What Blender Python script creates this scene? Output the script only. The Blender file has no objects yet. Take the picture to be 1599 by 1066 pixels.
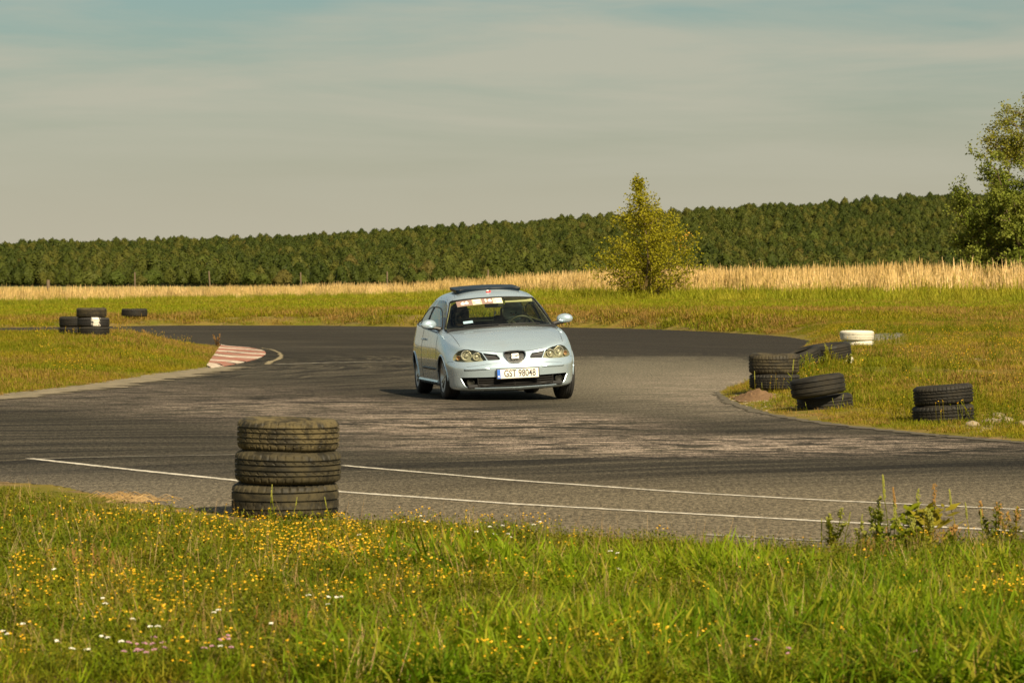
import bpy, bmesh, math, random
import numpy as np
from mathutils import Vector, Matrix, Euler
from mathutils.bvhtree import BVHTree

S = bpy.context.scene
COL = S.collection
R = math.radians

# ------------------------------------------------------------------ camera
FOC = 5400.0                      # focal length in photograph pixels (1599 wide)
HOR = 438.0                       # image row of the eye-level line
CAMH = 1.5
cd = bpy.data.cameras.new('camera'); cam = bpy.data.objects.new('camera', cd); COL.objects.link(cam)
cd.sensor_width = 36.0; cd.lens = FOC / 1599 * 36
cd.clip_start = 0.5; cd.clip_end = 9000
cam.location = (0, 0, CAMH)
cam.rotation_euler = (R(90) - math.atan((533 - HOR) / FOC), 0, 0)
cd.dof.use_dof = True; cd.dof.focus_distance = 43.0; cd.dof.aperture_fstop = 12.0
S.camera = cam

# ------------------------------------------------------------------ light
SUN_EL, SUN_AZ = 37.0, 27.0       # degrees; azimuth from straight behind the camera towards its right
sund = Vector((math.sin(R(SUN_AZ)) * math.cos(R(SUN_EL)), -math.cos(R(SUN_AZ)) * math.cos(R(SUN_EL)), math.sin(R(SUN_EL))))
sl = bpy.data.lights.new('sun', 'SUN'); sun = bpy.data.objects.new('sun', sl); COL.objects.link(sun)
sun.rotation_euler = sund.to_track_quat('Z', 'Y').to_euler()
sl.energy = 5.0; sl.angle = R(0.53); sl.color = (1.0, 0.84, 0.58)

W = bpy.data.worlds.new('World'); S.world = W; W.use_nodes = True
nt = W.node_tree; nt.nodes.clear()
def wn(t, **k):
    n = nt.nodes.new(t)
    for a, b in k.items(): setattr(n, a, b)
    return n
wout = wn('ShaderNodeOutputWorld'); wbg = wn('ShaderNodeBackground')
sky = wn('ShaderNodeTexSky', sky_type='NISHITA', sun_disc=False, sun_elevation=R(SUN_EL),
         sun_rotation=R(180 - SUN_AZ), air_density=1.0, dust_density=1.6, ozone_density=1.0)
tint = wn('ShaderNodeMix', data_type='RGBA', blend_type='MULTIPLY'); tint.inputs[0].default_value = 1
tint.inputs[7].default_value = (.345, .425, .395, 1)
nt.links.new(sky.outputs[0], tint.inputs[6])
# thin cirrus, drawn out along the horizon
tc = wn('ShaderNodeTexCoord'); mp = wn('ShaderNodeMapping'); mp.inputs['Scale'].default_value = (7, 7, 60)
mp.inputs['Rotation'].default_value = (0, R(2.5), 0); mp.inputs['Location'].default_value = (3.1, 0, 1.7)
nz = wn('ShaderNodeTexNoise'); nz.inputs['Scale'].default_value = 1.0; nz.inputs['Detail'].default_value = 6
nz.inputs['Roughness'].default_value = 0.55; nz.inputs['Distortion'].default_value = 0.35
cr = wn('ShaderNodeValToRGB'); cr.color_ramp.elements[0].position = 0.38; cr.color_ramp.elements[1].position = 0.62
nt.links.new(tc.outputs['Generated'], mp.inputs[0]); nt.links.new(mp.outputs[0], nz.inputs['Vector'])
nt.links.new(nz.outputs['Fac'], cr.inputs[0])
sx = wn('ShaderNodeSeparateXYZ'); nt.links.new(tc.outputs['Generated'], sx.inputs[0])
mr = wn('ShaderNodeMapRange'); mr.inputs['From Min'].default_value = 0.012; mr.inputs['From Max'].default_value = 0.05
mr.inputs['To Max'].default_value = 0.75
nt.links.new(sx.outputs['Z'], mr.inputs[0])
mul = wn('ShaderNodeMath', operation='MULTIPLY'); nt.links.new(cr.outputs[0], mul.inputs[0]); nt.links.new(mr.outputs[0], mul.inputs[1])
cl = wn('ShaderNodeMix', data_type='RGBA'); cl.inputs[7].default_value = (3.05, 2.92, 2.30, 1)
hz = wn('ShaderNodeMapRange'); hz.interpolation_type = 'SMOOTHSTEP'        # warm summer haze low in the sky, all round
for i_, v_ in zip(('From Min', 'From Max', 'To Min', 'To Max'), (-0.005, 0.10, 0.95, 0.0)): hz.inputs[i_].default_value = v_
nt.links.new(sx.outputs['Z'], hz.inputs[0])
hm_ = wn('ShaderNodeMix', data_type='RGBA'); hm_.inputs[7].default_value = (3.15, 2.88, 2.18, 1)
nt.links.new(hz.outputs[0], hm_.inputs[0]); nt.links.new(tint.outputs[2], hm_.inputs[6])
nt.links.new(mul.outputs[0], cl.inputs[0]); nt.links.new(hm_.outputs[2], cl.inputs[6])
nt.links.new(cl.outputs[2], wbg.inputs[0]); wbg.inputs[1].default_value = 0.105
nt.links.new(wbg.outputs[0], wout.inputs[0])

vs = S.view_settings
S.display_settings.display_device = 'sRGB'
vs.view_transform = 'Standard'; vs.look = 'None'; vs.exposure = 0.68; vs.gamma = 1.0; vs.use_curve_mapping = False

# ------------------------------------------------------------------ helpers
def at(px, py, z=0.0):
    """photograph pixel -> ground point in metres"""
    D = (CAMH - z) * FOC / (py - HOR)
    return ((px - 800) / FOC * D, D)
def lat(px, D): return (px - 800) / FOC * D

def tag(o, label=None, cat=None, group=None, kind=None):
    for k, v in (('label', label), ('category', cat), ('group', group), ('kind', kind)):
        if v: o[k] = v
    return o
def empty(name, loc=(0, 0, 0), rot=(0, 0, 0)):
    o = bpy.data.objects.new(name, None); COL.objects.link(o); o.location = loc; o.rotation_euler = rot
    o.empty_display_size = 0.1
    return o
class MB:
    def __init__(s): s.v = []; s.f = []; s.m = []
    def add(s, vs_, fs, mi=0, M=None):
        b = len(s.v)
        s.v += [tuple(M @ Vector(v)) if M is not None else tuple(v) for v in vs_]
        s.f += [tuple(i + b for i in f) for f in fs]; s.m += [mi] * len(fs); return s
    def box(s, c, d, mi=0, M=None):
        x, y, z = [a / 2 for a in d]; c = Vector(c)
        vs_ = [(c.x + i * x, c.y + j * y, c.z + k * z) for i in (-1, 1) for j in (-1, 1) for k in (-1, 1)]
        return s.add(vs_, [(0, 1, 3, 2), (4, 6, 7, 5), (0, 4, 5, 1), (2, 3, 7, 6), (0, 2, 6, 4), (1, 5, 7, 3)], mi, M)
    def tube(s, pts, rad, n=6, mi=0, M=None, cap=True):
        pts = [Vector(p) for p in pts]
        if not hasattr(rad, '__len__'): rad = [rad] * len(pts)
        vs_, fs = [], []
        for i, p in enumerate(pts):
            t = (pts[min(i + 1, len(pts) - 1)] - pts[max(i - 1, 0)]).normalized()
            a = Vector((0, 0, 1)) if abs(t.z) < 0.9 else Vector((1, 0, 0))
            u = t.cross(a).normalized(); w = t.cross(u)
            for k in range(n):
                th = 2 * math.pi * k / n
                vs_.append(p + (u * math.cos(th) + w * math.sin(th)) * rad[i])
        for i in range(len(pts) - 1):
            for k in range(n):
                fs.append((i * n + k, i * n + (k + 1) % n, (i + 1) * n + (k + 1) % n, (i + 1) * n + k))
        if cap: fs += [tuple(range(n))[::-1], tuple(range((len(pts) - 1) * n, len(pts) * n))]
        return s.add(vs_, fs, mi, M)
    def lathe(s, prof, n=32, mi=0, M=None, closed=False):
        """prof = [(r, h)] revolved about local z"""
        vs_ = [(r * math.cos(2 * math.pi * k / n), r * math.sin(2 * math.pi * k / n), h) for r, h in prof for k in range(n)]
        fs = []; m = len(prof)
        for i in range(m if closed else m - 1):
            j = (i + 1) % m
            for k in range(n): fs.append((i * n + k, i * n + (k + 1) % n, j * n + (k + 1) % n, j * n + k))
        return s.add(vs_, fs, mi, M)
    def ell(s, c, r, nu=16, nv=10, mi=0, M=None):
        vs_, fs = [], []
        for i in range(nv + 1):
            ph = math.pi * i / nv
            for k in range(nu):
                th = 2 * math.pi * k / nu
                vs_.append((c[0] + r[0] * math.sin(ph) * math.cos(th), c[1] + r[1] * math.sin(ph) * math.sin(th), c[2] + r[2] * math.cos(ph)))
        for i in range(nv):
            for k in range(nu): fs.append((i * nu + k, i * nu + (k + 1) % nu, (i + 1) * nu + (k + 1) % nu, (i + 1) * nu + k))
        return s.add(vs_, fs, mi, M)
    def build(s, name, mats, parent=None, M=None, smooth=True):
        me = bpy.data.meshes.new(name)
        vs_ = [tuple(M @ Vector(v)) for v in s.v] if M is not None else s.v
        me.from_pydata(vs_, [], s.f)
        if not isinstance(mats, (list, tuple)): mats = [mats]
        for m in mats: me.materials.append(m)
        me.polygons.foreach_set('material_index', s.m)
        if smooth: me.polygons.foreach_set('use_smooth', [True] * len(s.f)); 
        me.update()
        if smooth:
            try: me.set_sharp_from_angle(angle=R(40))
            except Exception: pass
        o = bpy.data.objects.new(name, me); COL.objects.link(o)
        if parent: o.parent = parent
        return o

# numpy value noise
_rg = np.random.RandomState(7); _T = _rg.rand(256, 256)
def vnoise(x, y, s=1.0, o=0):
    x = np.asarray(x) * s + o * 17.3; y = np.asarray(y) * s + o * 9.1
    xi = np.floor(x).astype(int); yi = np.floor(y).astype(int); fx = x - xi; fy = y - yi
    fx = fx * fx * (3 - 2 * fx); fy = fy * fy * (3 - 2 * fy)
    g = lambda a, b: _T[a % 256, b % 256]
    return (g(xi, yi) * (1 - fx) + g(xi + 1, yi) * fx) * (1 - fy) + (g(xi, yi + 1) * (1 - fx) + g(xi + 1, yi + 1) * fx) * fy
def fnoise(x, y, s=1.0, o=0):
    return (vnoise(x, y, s, o) + .5 * vnoise(x, y, 2.1 * s, o + 3) + .25 * vnoise(x, y, 4.3 * s, o + 5)) / 1.75

# ------------------------------------------------------------------ materials
class NT:
    def __init__(s, name):
        s.mat = bpy.data.materials.new(name); s.mat.use_nodes = True; s.t = s.mat.node_tree; s.t.nodes.clear()
        s.out = s.n('ShaderNodeOutputMaterial')
    def n(s, t, **k):
        q = s.t.nodes.new(t)
        for a, b in k.items(): setattr(q, a, b)
        return q
    def l(s, a, b): s.t.links.new(a, b)
    def pos(s): return s.n('ShaderNodeNewGeometry').outputs['Position']
    def obj(s): return s.n('ShaderNodeTexCoord').outputs['Object']
    def noise(s, vec, scale, detail=4, rough=.55, dist=0., sc=None, rot=None, w=None):
        if sc or rot:
            m = s.n('ShaderNodeMapping')
            if sc: m.inputs['Scale'].default_value = sc
            if rot: m.inputs['Rotation'].default_value = rot
            s.l(vec, m.inputs[0]); vec = m.outputs[0]
        q = s.n('ShaderNodeTexNoise'); q.inputs['Scale'].default_value = scale; q.inputs['Detail'].default_value = detail
        q.inputs['Roughness'].default_value = rough; q.inputs['Distortion'].default_value = dist
        s.l(vec, q.inputs['Vector']); return q.outputs['Fac']
    def ramp(s, fac, lo, hi, a=0., b=1.):
        q = s.n('ShaderNodeMapRange'); q.interpolation_type = 'SMOOTHSTEP'
        for i, v in zip(('From Min', 'From Max', 'To Min', 'To Max'), (lo, hi, a, b)): q.inputs[i].default_value = v
        s.l(fac, q.inputs[0]); return q.outputs[0]
    def mix(s, fac, a, b, mode='MIX'):
        q = s.n('ShaderNodeMix', data_type='RGBA', blend_type=mode)
        for i, v in ((0, fac), (6, a), (7, b)):
            if isinstance(v, (tuple, list)): q.inputs[i].default_value = (*v, 1) if len(v) == 3 else v
            elif isinstance(v, (int, float)): q.inputs[i].default_value = v
            else: s.l(v, q.inputs[i])
        return q.outputs[2]
    def math(s, op, a, b=0.):
        q = s.n('ShaderNodeMath', operation=op)
        for i, v in ((0, a), (1, b)):
            if isinstance(v, (int, float)): q.inputs[i].default_value = v
            else: s.l(v, q.inputs[i])
        return q.outputs[0]
    def bsdf(s, col, rough=.6, metal=0., spec=.5, bump=None, bstr=.3, bdist=.01, coat=0., **kw):
        q = s.n('ShaderNodeBsdfPrincipled')
        for i, v in (('Base Color', col), ('Roughness', rough), ('Metallic', metal), ('Specular IOR Level', spec), ('Coat Weight', coat)) + tuple(kw.items()):
            if isinstance(v, (tuple, list)): q.inputs[i].default_value = (*v, 1) if len(v) == 3 else v
            elif isinstance(v, (int, float)): q.inputs[i].default_value = v
            else: s.l(v, q.inputs[i])
        if bump is not None:
            b = s.n('ShaderNodeBump'); b.inputs['Strength'].default_value = bstr; b.inputs['Distance'].default_value = bdist
            s.l(bump, b.inputs['Height']); s.l(b.outputs[0], q.inputs['Normal'])
        return q.outputs[0]
    def fin(s, sh): s.l(sh, s.out.inputs[0]); return s.mat
def simple(name, col, rough=.6, metal=0., var=.12, scale=20., spec=.5, coat=0., **kw):
    m = NT(name); f = m.noise(m.obj(), scale)
    c2 = tuple(min(1, c * (1 + var)) for c in col); c1 = tuple(c * (1 - var) for c in col)
    return m.fin(m.bsdf(m.mix(f, c1, c2), rough, metal, spec, coat=coat, **kw))
def leafmat(name, cols, dry=None, trans=.35, wscale=.35, dry_lo=.5, dry_hi=.7, rnd=.25, rough=.55):
    """cols: three greens chosen by world-space noise and by instance"""
    m = NT(name); p = m.pos(); rn = m.n('ShaderNodeObjectInfo').outputs['Random']
    f = m.noise(p, wscale, 4, .6)
    c = m.mix(m.ramp(f, .38, .62), cols[0], cols[1])
    c = m.mix(m.ramp(rn, .55, .95), c, cols[2])
    if dry:
        g = m.noise(p, wscale * .55, 5, .65, sc=(1, .45, 1))
        d = m.ramp(m.math('ADD', g, m.math('MULTIPLY', m.math('SUBTRACT', rn, .5), .22)), dry_lo, dry_hi)
        c = m.mix(d, c, dry)
    hv = m.n('ShaderNodeHueSaturation'); m.l(c, hv.inputs['Color'])
    m.l(m.ramp(m.noise(p, 9.0, 2), .3, .7, 1 - rnd, 1 + rnd), hv.inputs['Value'])
    col = hv.outputs[0]
    d1 = m.bsdf(col, rough, spec=.08); tr = m.n('ShaderNodeBsdfTranslucent')
    m.l(m.mix(1., col, (1.2, 1.25, .55), 'MULTIPLY'), tr.inputs[0])
    ms = m.n('ShaderNodeMixShader'); ms.inputs[0].default_value = trans
    m.l(d1, ms.inputs[1]); m.l(tr.outputs[0], ms.inputs[2])
    return m.fin(ms.outputs[0])

# ------------------------------------------------------------------ plan of the track (metres)
def P(l): return [at(*q) for q in l]
NEAR = P([(-900, 745), (-300, 742), (0, 752), (90, 758), (160, 774), (260, 790), (350, 802), (450, 812), (560, 812), (640, 813), (740, 822), (850, 833), (1000, 843), (1130, 850), (1260, 856), (1420, 850), (1599, 850), (2100, 850)])
RIGHT = P([(2100, 735), (1800, 708), (1599, 689), (1520, 682), (1450, 676), (1370, 669), (1300, 661), (1240, 652), (1190, 643), (1140, 629), (1120, 614), (1135, 606), (1160, 602), (1170, 592), (1200, 580), (1235, 565), (1246, 548), (1268, 532), (1235, 526), (1200, 523), (1100, 517), (1000, 513), (880, 511), (640, 510), (500, 508), (280, 508), (100, 510), (0, 512), (-400, 516)])
ISL = P([(-500, 541), (0, 540), (200, 540), (300, 539.5), (345, 540), (343, 548), (338, 557), (331, 568), (325, 574), (290, 580), (235, 588), (185, 595), (130, 603), (60, 611), (0, 618), (-300, 650), (-900, 720)])
ROAD = np.array(NEAR + RIGHT + ISL)
def inside(x, y, poly):
    r = np.zeros(np.shape(x), bool); n = len(poly)
    for i in range(n):
        x1, y1 = poly[i]; x2, y2 = poly[(i + 1) % n]
        c = ((y1 > y) != (y2 > y)) & (x < (x2 - x1) * (y - y1) / (y2 - y1 + 1e-12) + x1)
        r ^= c
    return r
def distto(x, y, line, closed=False):
    d = np.full(np.shape(x), 1e9); n = len(line)
    for i in range(n if closed else n - 1):
        x1, y1 = line[i]; x2, y2 = line[(i + 1) % n]
        dx, dy = x2 - x1, y2 - y1; t = np.clip(((x - x1) * dx + (y - y1) * dy) / (dx * dx + dy * dy + 1e-12), 0, 1)
        d = np.minimum(d, np.hypot(x - x1 - t * dx, y - y1 - t * dy))
    return d
def roadsd(x, y):
    x = np.asarray(x, float); y = np.asarray(y, float)
    d = distto(x, y, ROAD, True)
    return np.where(inside(x, y, ROAD), -d, d)
HR = [(0, 0), (36, 0.0), (44.5, .10), (51, .22), (63, .27), (90, .32), (120, .40), (160, .55), (200, .6), (260, .4), (600, 0), (1400, 0)]
RIDGE = [(-900, 381), (0, 378), (150, 375), (300, 372), (430, 368), (500, 365), (600, 358), (700, 351), (800, 346), (900, 338), (1000, 333), (1100, 325), (1200, 319), (1300, 312), (1400, 305), (1500, 300), (1599, 297), (2400, 285)]
def ground(x, y, sd=None):
    x = np.asarray(x, float); y = np.asarray(y, float)
    if sd is None: sd = roadsd(x, y)
    px = x / np.maximum(y, 1) * FOC + 800
    hr = np.interp(y, [a for a, b in HR], [b for a, b in HR])
    rightness = np.clip((px + 200) / 900, 0.25, 1) if True else 1
    far = np.where(y > 100, hr * rightness, 0)
    right = np.where((y <= 100) & (px > 1000), hr, 0)
    isl = np.where((px < 420) & (y > 44) & (y < 82), .30 * np.clip((sd) / 2.2, 0, 1) * np.clip((340 - px) / 130, 0, 1) * np.clip((y - 50) / 20, .2, 1), 0)
    base = (far + right) * np.clip(sd / 1.2, 0, 1) + isl
    near = np.where(y < 30, .05 * np.clip(sd / 1.5, 0, 1), 0)
    b = .05 * (fnoise(x, y, 1.1) - .35) * np.clip(sd / .8, 0, 1) + near
    # wooded slope behind the field
    rp = np.interp(px, [a for a, c in RIDGE], [c for a, c in RIDGE])
    top = CAMH + (HOR - rp) / FOC * 1500 - 4.9
    t = np.clip((y - 880) / 620, 0, 1); hill = top * (t * t * (3 - 2 * t) * .3 + t * .7)
    hill = np.where(y > 1500, top * np.clip(1 - (y - 1500) / 900, 0, 1), hill)
    z = base + b * np.clip(300 / np.maximum(y, 1), 0, 1) + hill
    return np.where(sd < -.35, -.03, np.where(sd < 0, -.006, np.maximum(z, .004)))
def gz(x, y): return float(ground(np.array([x]), np.array([y]))[0])

def grid(name, mat):
    rows = np.concatenate([[3, 7, 10], np.geomspace(11, 120, 330), np.geomspace(121, 300, 90), np.geomspace(310, 2600, 60), [4000, 7000]])
    cols = np.concatenate([np.linspace(-3800, -260, 24), np.linspace(-240, 1840, 300), np.linspace(1860, 5400, 24)])
    Y, C = np.meshgrid(rows, cols, indexing='ij'); X = (C - 800) / FOC * Y
    Z = ground(X.ravel(), Y.ravel())
    v = np.stack([X.ravel(), Y.ravel(), Z], 1); nr, nc = len(rows), len(cols)
    i = np.arange((nr - 1) * (nc - 1)); a = (i // (nc - 1)) * nc + i % (nc - 1)
    f = np.stack([a, a + 1, a + nc + 1, a + nc], 1)
    me = bpy.data.meshes.new(name); me.from_pydata(v.tolist(), [], f.tolist()); me.materials.append(mat)
    me.polygons.foreach_set('use_smooth', [True] * len(f))
    o = bpy.data.objects.new(name, me); COL.objects.link(o); o['kind'] = 'structure'; return o

m = NT('soil_and_turf'); p = m.pos()
turf = m.mix(m.ramp(m.noise(p, .8, 5, .65), .35, .65), (.13, .125, .012), (.21, .15, .035))
soil = m.mix(m.ramp(m.noise(p, 3, 6, .8), .35, .65), (.10, .065, .03), (.30, .20, .11))
sxn = m.n('ShaderNodeSeparateXYZ'); m.l(p, sxn.inputs[0])
nearm = m.ramp(sxn.outputs['Y'], 26, 40, 1, 0)                       # bare crumbly soil shows near the camera
bare = m.ramp(m.noise(p, 1.4, 4, .6), .50, .62)
c = m.mix(m.math('MULTIPLY', bare, m.math('ADD', m.math('MULTIPLY', nearm, .5), .45)), turf, soil)
farf = m.ramp(sxn.outputs['Y'], 200, 260)                             # meadow of ripe grass beyond the reeds
c = m.mix(farf, c, m.mix(m.noise(p, .03, 4, .6, sc=(1, .3, 1)), (.20, .18, .045), (.33, .27, .10)))
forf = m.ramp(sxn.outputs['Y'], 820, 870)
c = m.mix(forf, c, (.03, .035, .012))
soil_mat = m.fin(m.bsdf(c, .95, spec=.1, bump=m.noise(p, 22, 6, .7), bstr=.6, bdist=.03))
grid('ground', soil_mat)

# asphalt: worn, dusty, with polished lines and pale scuffs following the bend
m = NT('asphalt'); p = m.pos()
cx, cy = -7.5, 62.0                                                    # the racing line wraps the kerb of the inner island
sep = m.n('ShaderNodeSeparateXYZ'); m.l(p, sep.inputs[0])
dx = m.math('SUBTRACT', sep.outputs['X'], cx); dy = m.math('SUBTRACT', sep.outputs['Y'], cy)
wob = m.math('MULTIPLY', m.noise(p, .06, 3), 6.0)
rad = m.math('ADD', m.math('SQRT', m.math('ADD', m.math('MULTIPLY', dx, dx), m.math('MULTIPLY', m.math('MULTIPLY', dy, .62), m.math('MULTIPLY', dy, .62)))), wob)
cmb = m.n('ShaderNodeCombineXYZ'); m.l(rad, cmb.inputs[0]); m.l(m.math('MULTIPLY', m.math('ARCTAN2', dy, dx), 2.2), cmb.inputs[1])
streak = m.noise(cmb.outputs[0], 2.3, 5, .62, sc=(1, .55, 1))
fine = m.noise(cmb.outputs[0], 9.0, 4, .6, sc=(1, .25, 1))
big = m.noise(p, .12, 4, .6)
agg = m.noise(p, 26, 4, .85, sc=(1, .30, 1))
grit = m.noise(p, 60, 3, .9, sc=(1, .28, 1))
c = m.mix(m.ramp(big, .35, .65), (.034, .030, .022), (.062, .054, .040))
c = m.mix(m.ramp(streak, .43, .60, 0, .88), c, (.016, .0145, .012))
c = m.mix(m.math('MULTIPLY', m.ramp(fine, .50, .72), .5), c, (.17, .145, .10))
def blob(cx, cy, rx, ry, soft=.6):
    ax = m.math('DIVIDE', m.math('SUBTRACT', sep.outputs['X'], cx), rx); ay = m.math('DIVIDE', m.math('SUBTRACT', sep.outputs['Y'], cy), ry)
    d = m.math('SQRT', m.math('ADD', m.math('MULTIPLY', ax, ax), m.math('MULTIPLY', ay, ay)))
    return m.ramp(d, 1 - soft, 1 + soft, 1, 0)
# grey dusty ground beside the right-hand stacks, and towards the near edge
c = m.mix(m.math('MULTIPLY', blob(2.5, 54, 2.7, 13), .72), c, (.165, .145, .105))
c = m.mix(m.math('MULTIPLY', m.ramp(sep.outputs['Y'], 23.2, 28, 1, 0), .55), c, (.20, .165, .11))
c = m.mix(m.math('MULTIPLY', blob(-3.6, 24.6, 2.2, 3.0), .25), c, (.17, .15, .12))
# chalky scuffs
sc1 = m.noise(p, 1.0, 6, .7, 1.2, sc=(.55, 1.2, 1), rot=(0, 0, R(9)))
sc2 = m.noise(p, 7.0, 5, .75, .4, sc=(.30, 1.0, 1), rot=(0, 0, R(6)))
zone = m.math('MAXIMUM', m.math('MAXIMUM', blob(-.55, 36.3, 1.9, 3.2), blob(1.7, 31.6, 2.8, 1.9)), m.math('MULTIPLY', blob(-2.6, 41, 1.9, 3.5), .7))
zone = m.math('MAXIMUM', zone, m.math('MULTIPLY', blob(3.4, 47, 1.8, 9), .6))
zone = m.math('MAXIMUM', zone, m.math('MULTIPLY', blob(-5.0, 46.0, 2.5, 5), .35))
seam_ = m.math('ADD', m.math('MULTIPLY', m.noise(p, .8, 2), .8), sep.outputs['Y'])          # newer dark surface beyond a straight joint
c = m.mix(m.math('MULTIPLY', m.math('MULTIPLY', m.ramp(seam_, 68.7, 69.3), m.ramp(sep.outputs['X'], -3.5, 2.5, .40, 1)), .72), c, (.030, .026, .021))
sm = m.math('MULTIPLY', m.math('MULTIPLY', m.ramp(sc1, .40, .50), m.ramp(sc2, .46, .54)), zone)
c = m.mix(m.math('MULTIPLY', sm, .85), c, (.36, .285, .225))
g1_ = m.ramp(agg, .40, .62, .62, 1.55); g2_ = m.ramp(grit, .36, .68, .55, 1.6)
gm_ = m.math('MULTIPLY', g1_, g2_); gc = m.n('ShaderNodeCombineXYZ')
for i_ in range(3): m.l(gm_, gc.inputs[i_])
c = m.mix(1., c, gc.outputs[0], 'MULTIPLY')
c = m.mix(m.ramp(m.noise(p, 40, 3, .9, sc=(1, .28, 1)), .66, .72, 0, .5), c, (.30, .25, .17))
asph = m.fin(m.bsdf(c, .9, spec=.06, bump=agg, bstr=.5, bdist=.008))
me = bpy.data.meshes.new('road'); bm = bmesh.new()
vv = [bm.verts.new((x, y, 0)) for x, y in ROAD]; fc = bm.faces.new(vv)
if fc.normal.z < 0: bmesh.ops.reverse_faces(bm, faces=[fc])
bmesh.ops.triangulate(bm, faces=bm.faces[:]); bm.normal_update()
for f in bm.faces:
    if f.normal.z < 0: f.normal_flip()
bm.to_mesh(me); me.materials.append(asph)
road = bpy.data.objects.new('road', me); COL.objects.link(road); road['kind'] = 'structure'

def ribbon(name, pts, w, z, mat, jit=.0, seed=1, kind='structure', sub=1):
    """flat strip along a line in plan; ragged worn edges"""
    rd = random.Random(seed); q = []
    for (a, b) in zip(pts[:-1], pts[1:]):
        n = max(1, int(math.dist(a, b) / .12) if jit else 1)
        q += [(a[0] + (b[0] - a[0]) * i / n, a[1] + (b[1] - a[1]) * i / n) for i in range(n)]
    q.append(pts[-1]); mb = MB(); vs_ = []
    for i, p_ in enumerate(q):
        a = q[max(i - 1, 0)]; b = q[min(i + 1, len(q) - 1)]; dx_, dy_ = b[0] - a[0], b[1] - a[1]; L = math.hypot(dx_, dy_)
        nx, ny = -dy_ / L, dx_ / L; ww = w[0] + (w[1] - w[0]) * i / len(q) if isinstance(w, tuple) else w
        for s_ in (-1, 1):
            h = s_ * (ww / 2 + rd.uniform(-jit, jit)); vs_.append((p_[0] + nx * h, p_[1] + ny * h, z))
    mb.add(vs_, [(2 * i, 2 * i + 1, 2 * i + 3, 2 * i + 2)[::-1] for i in range(len(q) - 1)])
    o = mb.build(name, mat, smooth=False); o['kind'] = kind; return o
def paintmat(name, col, wear=.5, alt=(.12, .105, .08), sc=14, lo=.42, hi=.6):
    m = NT(name); p = m.pos(); f = m.noise(p, sc, 5, .75)
    g = m.noise(p, 90, 2, .8)
    w = m.math('MULTIPLY', m.ramp(m.math('ADD', m.math('MULTIPLY', f, .7), m.math('MULTIPLY', g, .3)), lo, hi), wear)
    return m.fin(m.bsdf(m.mix(w, col, alt), .75, spec=.3))
white_line = paintmat('road_paint', (.72, .66, .55), .7)
faint_line = paintmat('faded_road_paint', (.40, .36, .29), .9, lo=.35)
ribbon('painted_line', P([(45, 716), (200, 733), (365, 750), (530, 768), (800, 787), (1050, 801), (1300, 815), (1599, 830), (2000, 850)]), .085, .004, white_line, .009)
ribbon('painted_line', P([(535, 727), (800, 750), (1100, 771), (1300, 782), (1599, 796), (2000, 815)]), .07, .004, white_line, .009, 2)
ribbon('painted_line', P([(45, 717), (200, 713), (372, 710)]), .05, .0045, faint_line, .006, 3)
ribbon('painted_line', P([(430, 569), (520, 566), (640, 564)]), .16, .004, faint_line, .03, 4)
ribbon('painted_line', P([(1100, 835), (1190, 840), (1300, 846)]), .07, .004, faint_line, .02, 5)
pale = paintmat('dusty_concrete', (.27, .22, .14), .9, alt=(.12, .10, .06), sc=3, lo=.40, hi=.62)
# pale worn edging of the island and of the right verge
ribbon('verge_edging', P([(-300, 653), (0, 621), (130, 606), (235, 591), (295, 581), (332, 573)]), (.5, 1.1), .008, pale, .22, 6)
ribbon('verge_edging', P([(1122, 612), (1142, 630), (1190, 645), (1240, 654), (1300, 663), (1450, 679), (1599, 692)]), .16, .006, paintmat('dusty_road_margin', (.11, .09, .058), .9, alt=(.09, .075, .048), sc=4), .05, 7)
ribbon('worn_yellow_mark', P([(408, 543.5), (425, 546), (437, 551), (440, 556), (435, 561), (422, 565), (418, 569)]), (.05, .10), .005, paintmat('faded_yellow_paint', (.34, .27, .14), .9), .03, 8)
# ------------------------------------------------------------------ kerb of red and white blocks
kerb_mats = [paintmat('kerb_white_paint', (.66, .58, .46), .9, alt=(.30, .19, .14), sc=3.5, lo=.44, hi=.56),
             paintmat('kerb_red_paint', (.34, .085, .05), .8, alt=(.30, .21, .15), sc=3.5, lo=.42, hi=.56)]
kb = empty('track_kerb', (*at(345, 556), 0))
tag(kb, 'worn red and white striped kerb on the tip of the left grass island', 'kerb')
bys = [540.3, 541.4, 544.0, 546.2, 549.6, 551.8, 555.6, 558.6, 563.2, 566.0, 569.4, 573.8]
ox = lambda y: np.interp(y, [540, 542, 546, 550, 556, 562, 568, 572, 576], [352, 386, 407, 417, 413, 398, 372, 350, 328])
ix = lambda y: np.interp(y, [540, 575], [346, 322])
for i in range(len(bys) - 1):
    y0, y1 = bys[i], bys[i + 1]; mb = MB(); n = 10; top = []; bot = []
    for k in range(n + 1):
        t = k / n
        for j, yy in enumerate((y0, y1)):
            dy = 2.2 * t + .5 * math.sin(5 * t + i) * (1 if 0 < j + i < 11 else 0)
            yb = min(yy + dy, 575); x = ix(yb) + (ox(yb) - ix(yb)) * t
            gx, gy = at(x, yb); z = .035 * (1 - t) ** 1.3 + .010
            mb.v.append((gx - kb.location.x, gy - kb.location.y - (.04 if j == 0 else -.04), z))
    for k in range(n): mb.f.append((2 * k, 2 * k + 1, 2 * k + 3, 2 * k + 2)); mb.m.append(0)
    b = len(mb.v); mb.v += [(x, y, -.05) for x, y, z in mb.v[:]]
    for k in range(n):
        for s_ in (0, 1):
            a = 2 * k + s_; mb.f.append((a, a + 2, a + 2 + b, a + b)); mb.m.append(0)
    mb.f.append((2 * n, 2 * n + 1, 2 * n + 1 + b, 2 * n + b)); mb.m.append(0)
    o = mb.build('kerb_block', kerb_mats[i % 2], kb, smooth=False)

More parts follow.
